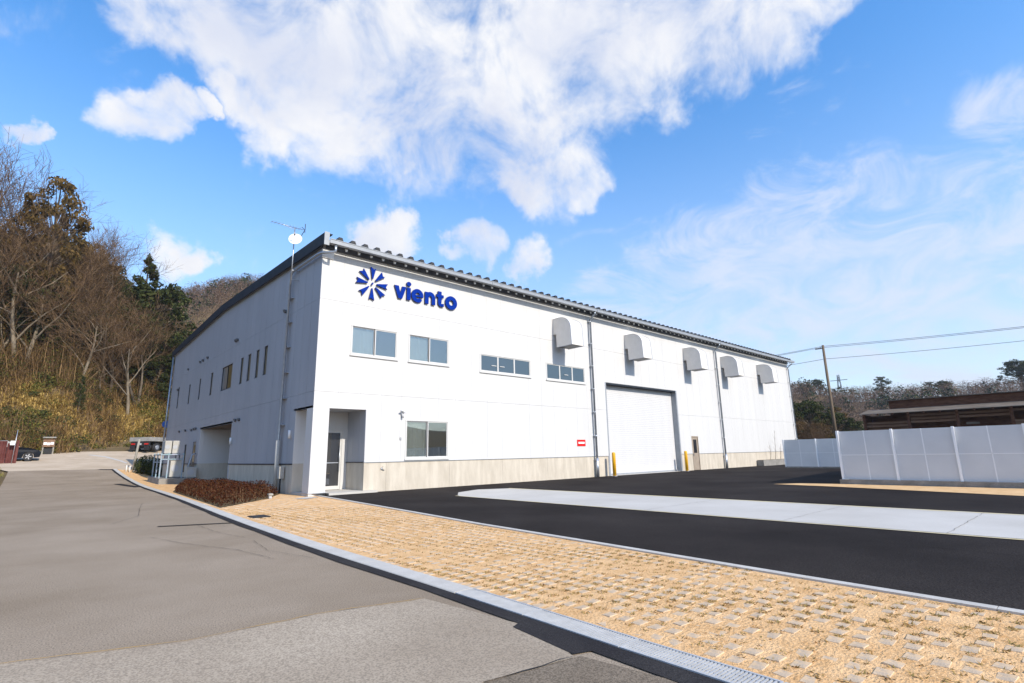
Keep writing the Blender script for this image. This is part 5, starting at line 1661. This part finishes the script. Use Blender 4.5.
# bank behind the building's back corner and the left verge
n = 900
x = rng.uniform(-13.5, -8.6, n); y = rng.uniform(14, 38, n)
lim = np.interp(y, [5, 20, 32, 36, 38], [-8.55, -8.45, -8.6, -9.3, -9.6])
x = np.minimum(x, lim - rng.uniform(0, 2.5, n))
X, Y, Z = clumps(x, y, 26, .22, None)
k = X < np.interp(Y, [5, 20, 32, 36, 38], [-8.4, -8.35, -8.5, -9.1, -9.3])
stuff('verge_grass', *blades(X[k], Y[k], Z[k], .08, .30, .014, .7, .3), 'verge_grass')

n = 620
x, y = bank_pts(n, 9, 26, -40, 7)
lift = rng.uniform(.5, 7.5, n)
stuff('climbing_vines', *leaf_clumps(x, y, 100, .7, 1.7, .10, hf=lambda a, b: H(a, b) + lift, up=1.2), 'leaf_rust')
n = 420
x, y = bank_pts(n, 10, 26, -40, 8)
lift = rng.uniform(.5, 6.5, n)
stuff('climbing_vines', *leaf_clumps(x, y, 110, .7, 1.8, .10, hf=lambda a, b: H(a, b) + lift, up=1.2), 'needle')
# ---- far wooded hills: masses of small crowns
def wood(name, x, y, per, r, hgt, size, mat, hf=H):
    n = len(x)
    R = r * rng.uniform(.7, 1.3, n); Hh = hgt * rng.uniform(.7, 1.3, n)
    u = rng.normal(0, 1, (n, per, 3)); u /= np.linalg.norm(u, axis=2)[..., None]
    rad = rng.uniform(.35, 1, (n, per, 1)) ** .5
    c = np.stack([x, y, hf(x, y) + Hh * .5], -1)[:, None, :]
    sc = np.stack([R, R, Hh * .55], -1)[:, None, :]
    p = (c + u * rad * sc).reshape(-1, 3)
    v, f = leaves(p, u.reshape(-1, 3) + np.array([0, 0, .4]), size, .28 if 'bare' in name else .6, .7)
    return stuff(name, v, f, mat)
n = 1500
y = rng.uniform(120, 222, n); b = rng.uniform(.11, .36, n); x = b * (y + 18.8) - 7.3
g = rng.random(n) < .10
wood('bare_woods', x[~g], y[~g], 140, 2.2, 6.0, .25, 'far_wood')
wood('evergreen_woods', x[g], y[g], 60, 2.0, 6.0, .5, 'far_green')
n = 2300
x = rng.uniform(168, 246, n); y = rng.uniform(-125, 82, n)
k = y < 30 + 60 * (x - 168) / 78 + 10
x, y = x[k], y[k]
g = (rng.random(len(x)) < .035) | ((np.sin(x * .09 + 2) * np.sin(y * .08) > .7) & (rng.random(len(x)) < .4))
wood('bare_woods', x[~g], y[~g], 150, 2.6, 5.2, .24, 'far_wood')
wood('evergreen_woods', x[g], y[g], 90, 2.4, 5.4, .45, 'far_green')
# evergreens that stand out on the right hand ridge
for (i, x, y, h, wd, lb) in [(1, 236, 35.0, 9.5, .9, 'lone dark round tree on the ridge above the long shed'), (3, 232, -4.5, 11.5, 1.25, 'big dark tree on the ridge at the right edge'), (1, 234, -8.5, 9.0, 1.2, 'dark tree beside the big one at the right edge of the ridge'),
                             (3, 236, 16.0, 6.2, 1.3, 'low dark evergreen at the middle of the ridge'), (1, 237, 20.5, 6.0, 1.3, 'small dark evergreen just left of the ridge middle'), (3, 238, 58, 7.0, 1.0, 'dark evergreen on the ridge beside the utility pole')]:
    s = h / EH[i]
    tree(EVER[i], 'ridge_tree', x, y, s * wd, 1.0 + i, lb, 'tree', 'dark trees on the right ridge', sz=s)
for (x, y, h, lb) in [(236, 46, 7.5, 'bare tree on the ridge left of the lone dark round tree'), (238, 40.5, 7.5, 'bare tree on the ridge next to the lone dark round tree'), (239, 2.0, 6.0, 'pale bare tree on the ridge near the right edge')]:
    i = 2
    tree(BARE[i], 'bare_tree', x, y, h / BH[i] * 1.2, x, lb, 'tree', 'bare trees on the right ridge', sz=h / BH[i])
# mid distance trees behind the end of the factory
MID = [(82, 15.5, 9.6, 1, 'e'), (84, 12.8, 9.2, 3, 'e'), (80, 10.4, 8.4, 1, 'e'), (85, 8.6, 7.7, 2, 'e'), (80, 7.2, 6.7, 3, 'e'), (82, 5.0, 5.2, 1, 'e'), (78, 12.0, 6.6, 2, 'e'), (77, 8.2, 5.0, 2, 'e'), (86, 18.5, 10.0, 3, 'e'), (79, 3.2, 3.9, 3, 'e'), (84, 2.6, 4.4, 1, 'e')]
mid_l = ['tall dark evergreen right behind the far corner of the factory', 'dark evergreen second from the factory corner', 'dark evergreen just left of the utility pole foot', 'olive tree just right of the utility pole', 'low dark evergreen right of the utility pole', 'small evergreen nearest the shed',
         'olive tree in front of the dark evergreens by the factory corner', 'low olive tree in front of the utility pole trees', 'tallest dark evergreen partly behind the factory corner', 'small dark evergreen between pole trees and shed', 'bluish dark evergreen against the shed end']
for (x, y, top, i, k), lb in zip(MID, mid_l):
    z = float(H(x, y)) - .1
    s = (top - z) / EH[i]
    tree(EVER[i], 'evergreen_tree', x, y, s * 1.15, y * 3, lb, 'tree', 'evergreens behind the far fence', z, s)
for (x, y, top, i, lb) in [(74, 9.0, 6.4, 2, 'pale bare tree left of the utility pole foot'), (73, 11.6, 5.6, 5, 'pale bare tree close to the factory corner'), (73, 6.4, 4.6, 2, 'low bare tree right of the utility pole foot'), (72, 3.6, 3.4, 5, 'low bare tree beside the shed')]:
    s = top / BH[i]
    t = tree(BARE[i], 'bare_tree', x, y, s * 1.3, y, lb, 'tree', 'bare trees behind the far fence', sz=s)
x = rng.uniform(66, 88, 260); y = -18.8 + rng.uniform(.24, .46, 260) * (x + 7.3)
stuff('scrub', *blades(*clumps(x, y, 40, .6, None), .8, 2.6, .03, .6, .05), 'brush')
# sapling by the far planter
sp = MB()
sr = random.Random(4)
for k in range(4):
    px_ = 38 + k * 1.0
    p = Vector((px_, -.3, .46)); q = p + Vector((sr.uniform(-.2, .2), -.1, sr.uniform(1.0, 2.6)))
    sp.tube([p, (p + q) / 2 + Vector((.05, 0, 0)), q], [.018, .012, .005], 5, False)
    for j in range(7):
        m = p.lerp(q, .3 + .1 * j)
        sp.tube([m, m + Vector((sr.uniform(-.3, .3), sr.uniform(-.2, .2), sr.uniform(.15, .4)))], [.007, .003], 3, False)
tag(sp.build('sapling', 'twig'), 'thin leafless saplings growing in the dark planter', 'sapling')

# ------------------------------------------------------------------ long shed at right
BX = 54.5
barn = thing('long_shed', 'long rusty brown timber shed beyond the white fence', 'shed', (BX, -15, 0))
MB().prism([(BX - .9, 4.50), (BX - .9, 4.44), (BX + 2.6, 5.02), (BX + 2.6, 5.08)], lambda u, v, d: (u, d, v), -40, -3.0).build('roof', 'barn_roof', barn)
MB().box(BX + 2.6, BX + 2.75, -40, -4.9, 4.0, 5.86).build('upper_wall', 'rust_wood', barn)
MB().prism([(BX + 2.2, 5.87), (BX + 9, 5.95), (BX + 9, 6.0), (BX + 2.2, 5.93)], lambda u, v, d: (u, d, v), -40, -4.7).build('roof', 'barn_roof', barn)
MB().box(BX + 2.4, BX + 9, -40, -3.2, 0, 4.4).build('wall', 'rust_wood', barn)
MB().box(BX + .0, BX + 2.4, -3.25, -3.1, 0, 4.45).build('end_wall', 'rust_wood', barn)
pm = MB().box(-.1, .1, -.11, .11, 0, 4.46).mesh('post', 'rust_wood')
y = -3.3
while y > -39:
    link('post', pm, barn, (-.35, y + 15, 0))
    y -= 3.6
bl = MB().box(-.03, .03, -1.76, 1.76, 0, .22).mesh('board', 'rust_wood2')
br_ = random.Random(5)
for bay in range(10):
    yc = -5.1 - bay * 3.6
    for k in range(8):
        if br_.random() < .22:
            continue
        o = link('board', bl, barn, (br_.uniform(-.05, .35), yc + 15, 2.0 + k * .30 + br_.uniform(-.03, .03)))
rf = MB().box(-.06, .06, -.05, .05, -.05, .05).mesh('rafter_end', 'rust_wood')
y = -3.4
while y > -39:
    o = link('rafter_end', rf, barn, (-.86, y + 15, 4.40)); o.scale = (1.5, 1.2, 1.6)
    y -= 1.2
MB().box(BX - .16, BX - .12, -11.9, -11.0, 3.15, 3.33).build('notice_plate', 'barn_roof', barn)

# utility poles and wires
def upole(x, y, h, label):
    t = thing('utility_pole', label, 'utility pole', (x, y, 0), 0, 'utility poles along the wires')
    MB().tube([(x, y, -.3), (x, y, h)], [.17, .11], 10).build('pole', 'pole', t)
    MB().box(x - .05, x + .05, y - .10, y + .75, h - .36, h - .28).build('crossarm', 'pole', t)
    for k in (.25, .65):
        MB().tube([(x, y - k + .9, h - .28), (x, y - k + .9, h - .1)], .04, 8).build('insulator', 'bolt', t)
upole(52, -1.2, 11.7, 'brown wooden utility pole standing behind the white fences')
def wire(p, q, sag, label, n=24):
    p, q = Vector(p), Vector(q)
    pts = [p.lerp(q, i / n) - Vector((0, 0, sag * 4 * (i / n) * (1 - i / n))) for i in range(n + 1)]
    tag(MB().tube(pts, .02, 4, True).build('wire', 'wire'), label, 'wire', 'overhead wires at the pole')
for dy, dz, nm in ((.0, -.12, 'upper'), (.35, -.22, 'middle'), (.0, -1.45, 'lowest')):
    wire((52 + dy * .2, -1.2 + dy, 11.7 + dz), (62, -46, 12.3 + dz * .8), .55, nm + ' overhead wire running right from the utility pole')
    wire((52 + dy * .2, -1.2 + dy, 11.7 + dz), (50, 42, 11.2 + dz), .5, nm + ' overhead wire running behind the factory from the utility pole')
# lattice pylon on the far ridge
py = thing('pylon', 'tiny lattice pylon on the far ridge beside the utility pole', 'pylon', (420, 101, float(H(420, 101))))
zb = float(H(420, 101)); ht = 53 - zb
b = MB()
for sx, sy in ((-1, -1), (1, -1), (-1, 1), (1, 1)):
    b.tube([(420 + sx * 3, 101 + sy * 3, zb), (420 + sx * .5, 101 + sy * .5, zb + ht)], .22, 4)
for k in range(6):
    z1 = zb + ht * k / 6; z2 = zb + ht * (k + 1) / 6; w1 = 3 - 2.5 * k / 6; w2 = 3 - 2.5 * (k + 1) / 6
    b.tube([(420, 101 - w1, z1), (420, 101 + w2, z2)], .13, 4).tube([(420, 101 + w1, z1), (420, 101 - w2, z2)], .13, 4)
b.build('tower', 'wire', py)
b = MB()
for k in (.68, .80, .92):
    b.box(419.7, 420.3, 101 - 5.5, 101 + 5.5, zb + ht * k, zb + ht * k + .35)
b.build('crossarm', 'wire', py)

# ------------------------------------------------------------------ thin air haze round the whole scene
hm = bpy.data.materials.new('haze')
hm.use_nodes = True
ht_ = hm.node_tree
for n in list(ht_.nodes):
    if n.type == 'BSDF_PRINCIPLED':
        ht_.nodes.remove(n)
pv_ = ht_.nodes.new('ShaderNodeVolumePrincipled')
pv_.inputs['Color'].default_value = (0.80, 0.88, 1.0, 1)
pv_.inputs['Density'].default_value = 0.00022
pv_.inputs['Anisotropy'].default_value = 0.2
ht_.links.new(pv_.outputs[0], ht_.nodes['Material Output'].inputs['Volume'])
M['haze'] = hm
hzb = MB().box(-1500, 1500, -1500, 1500, -3.0, 95.0).build('haze', 'haze')
hzb['kind'] = 'stuff'
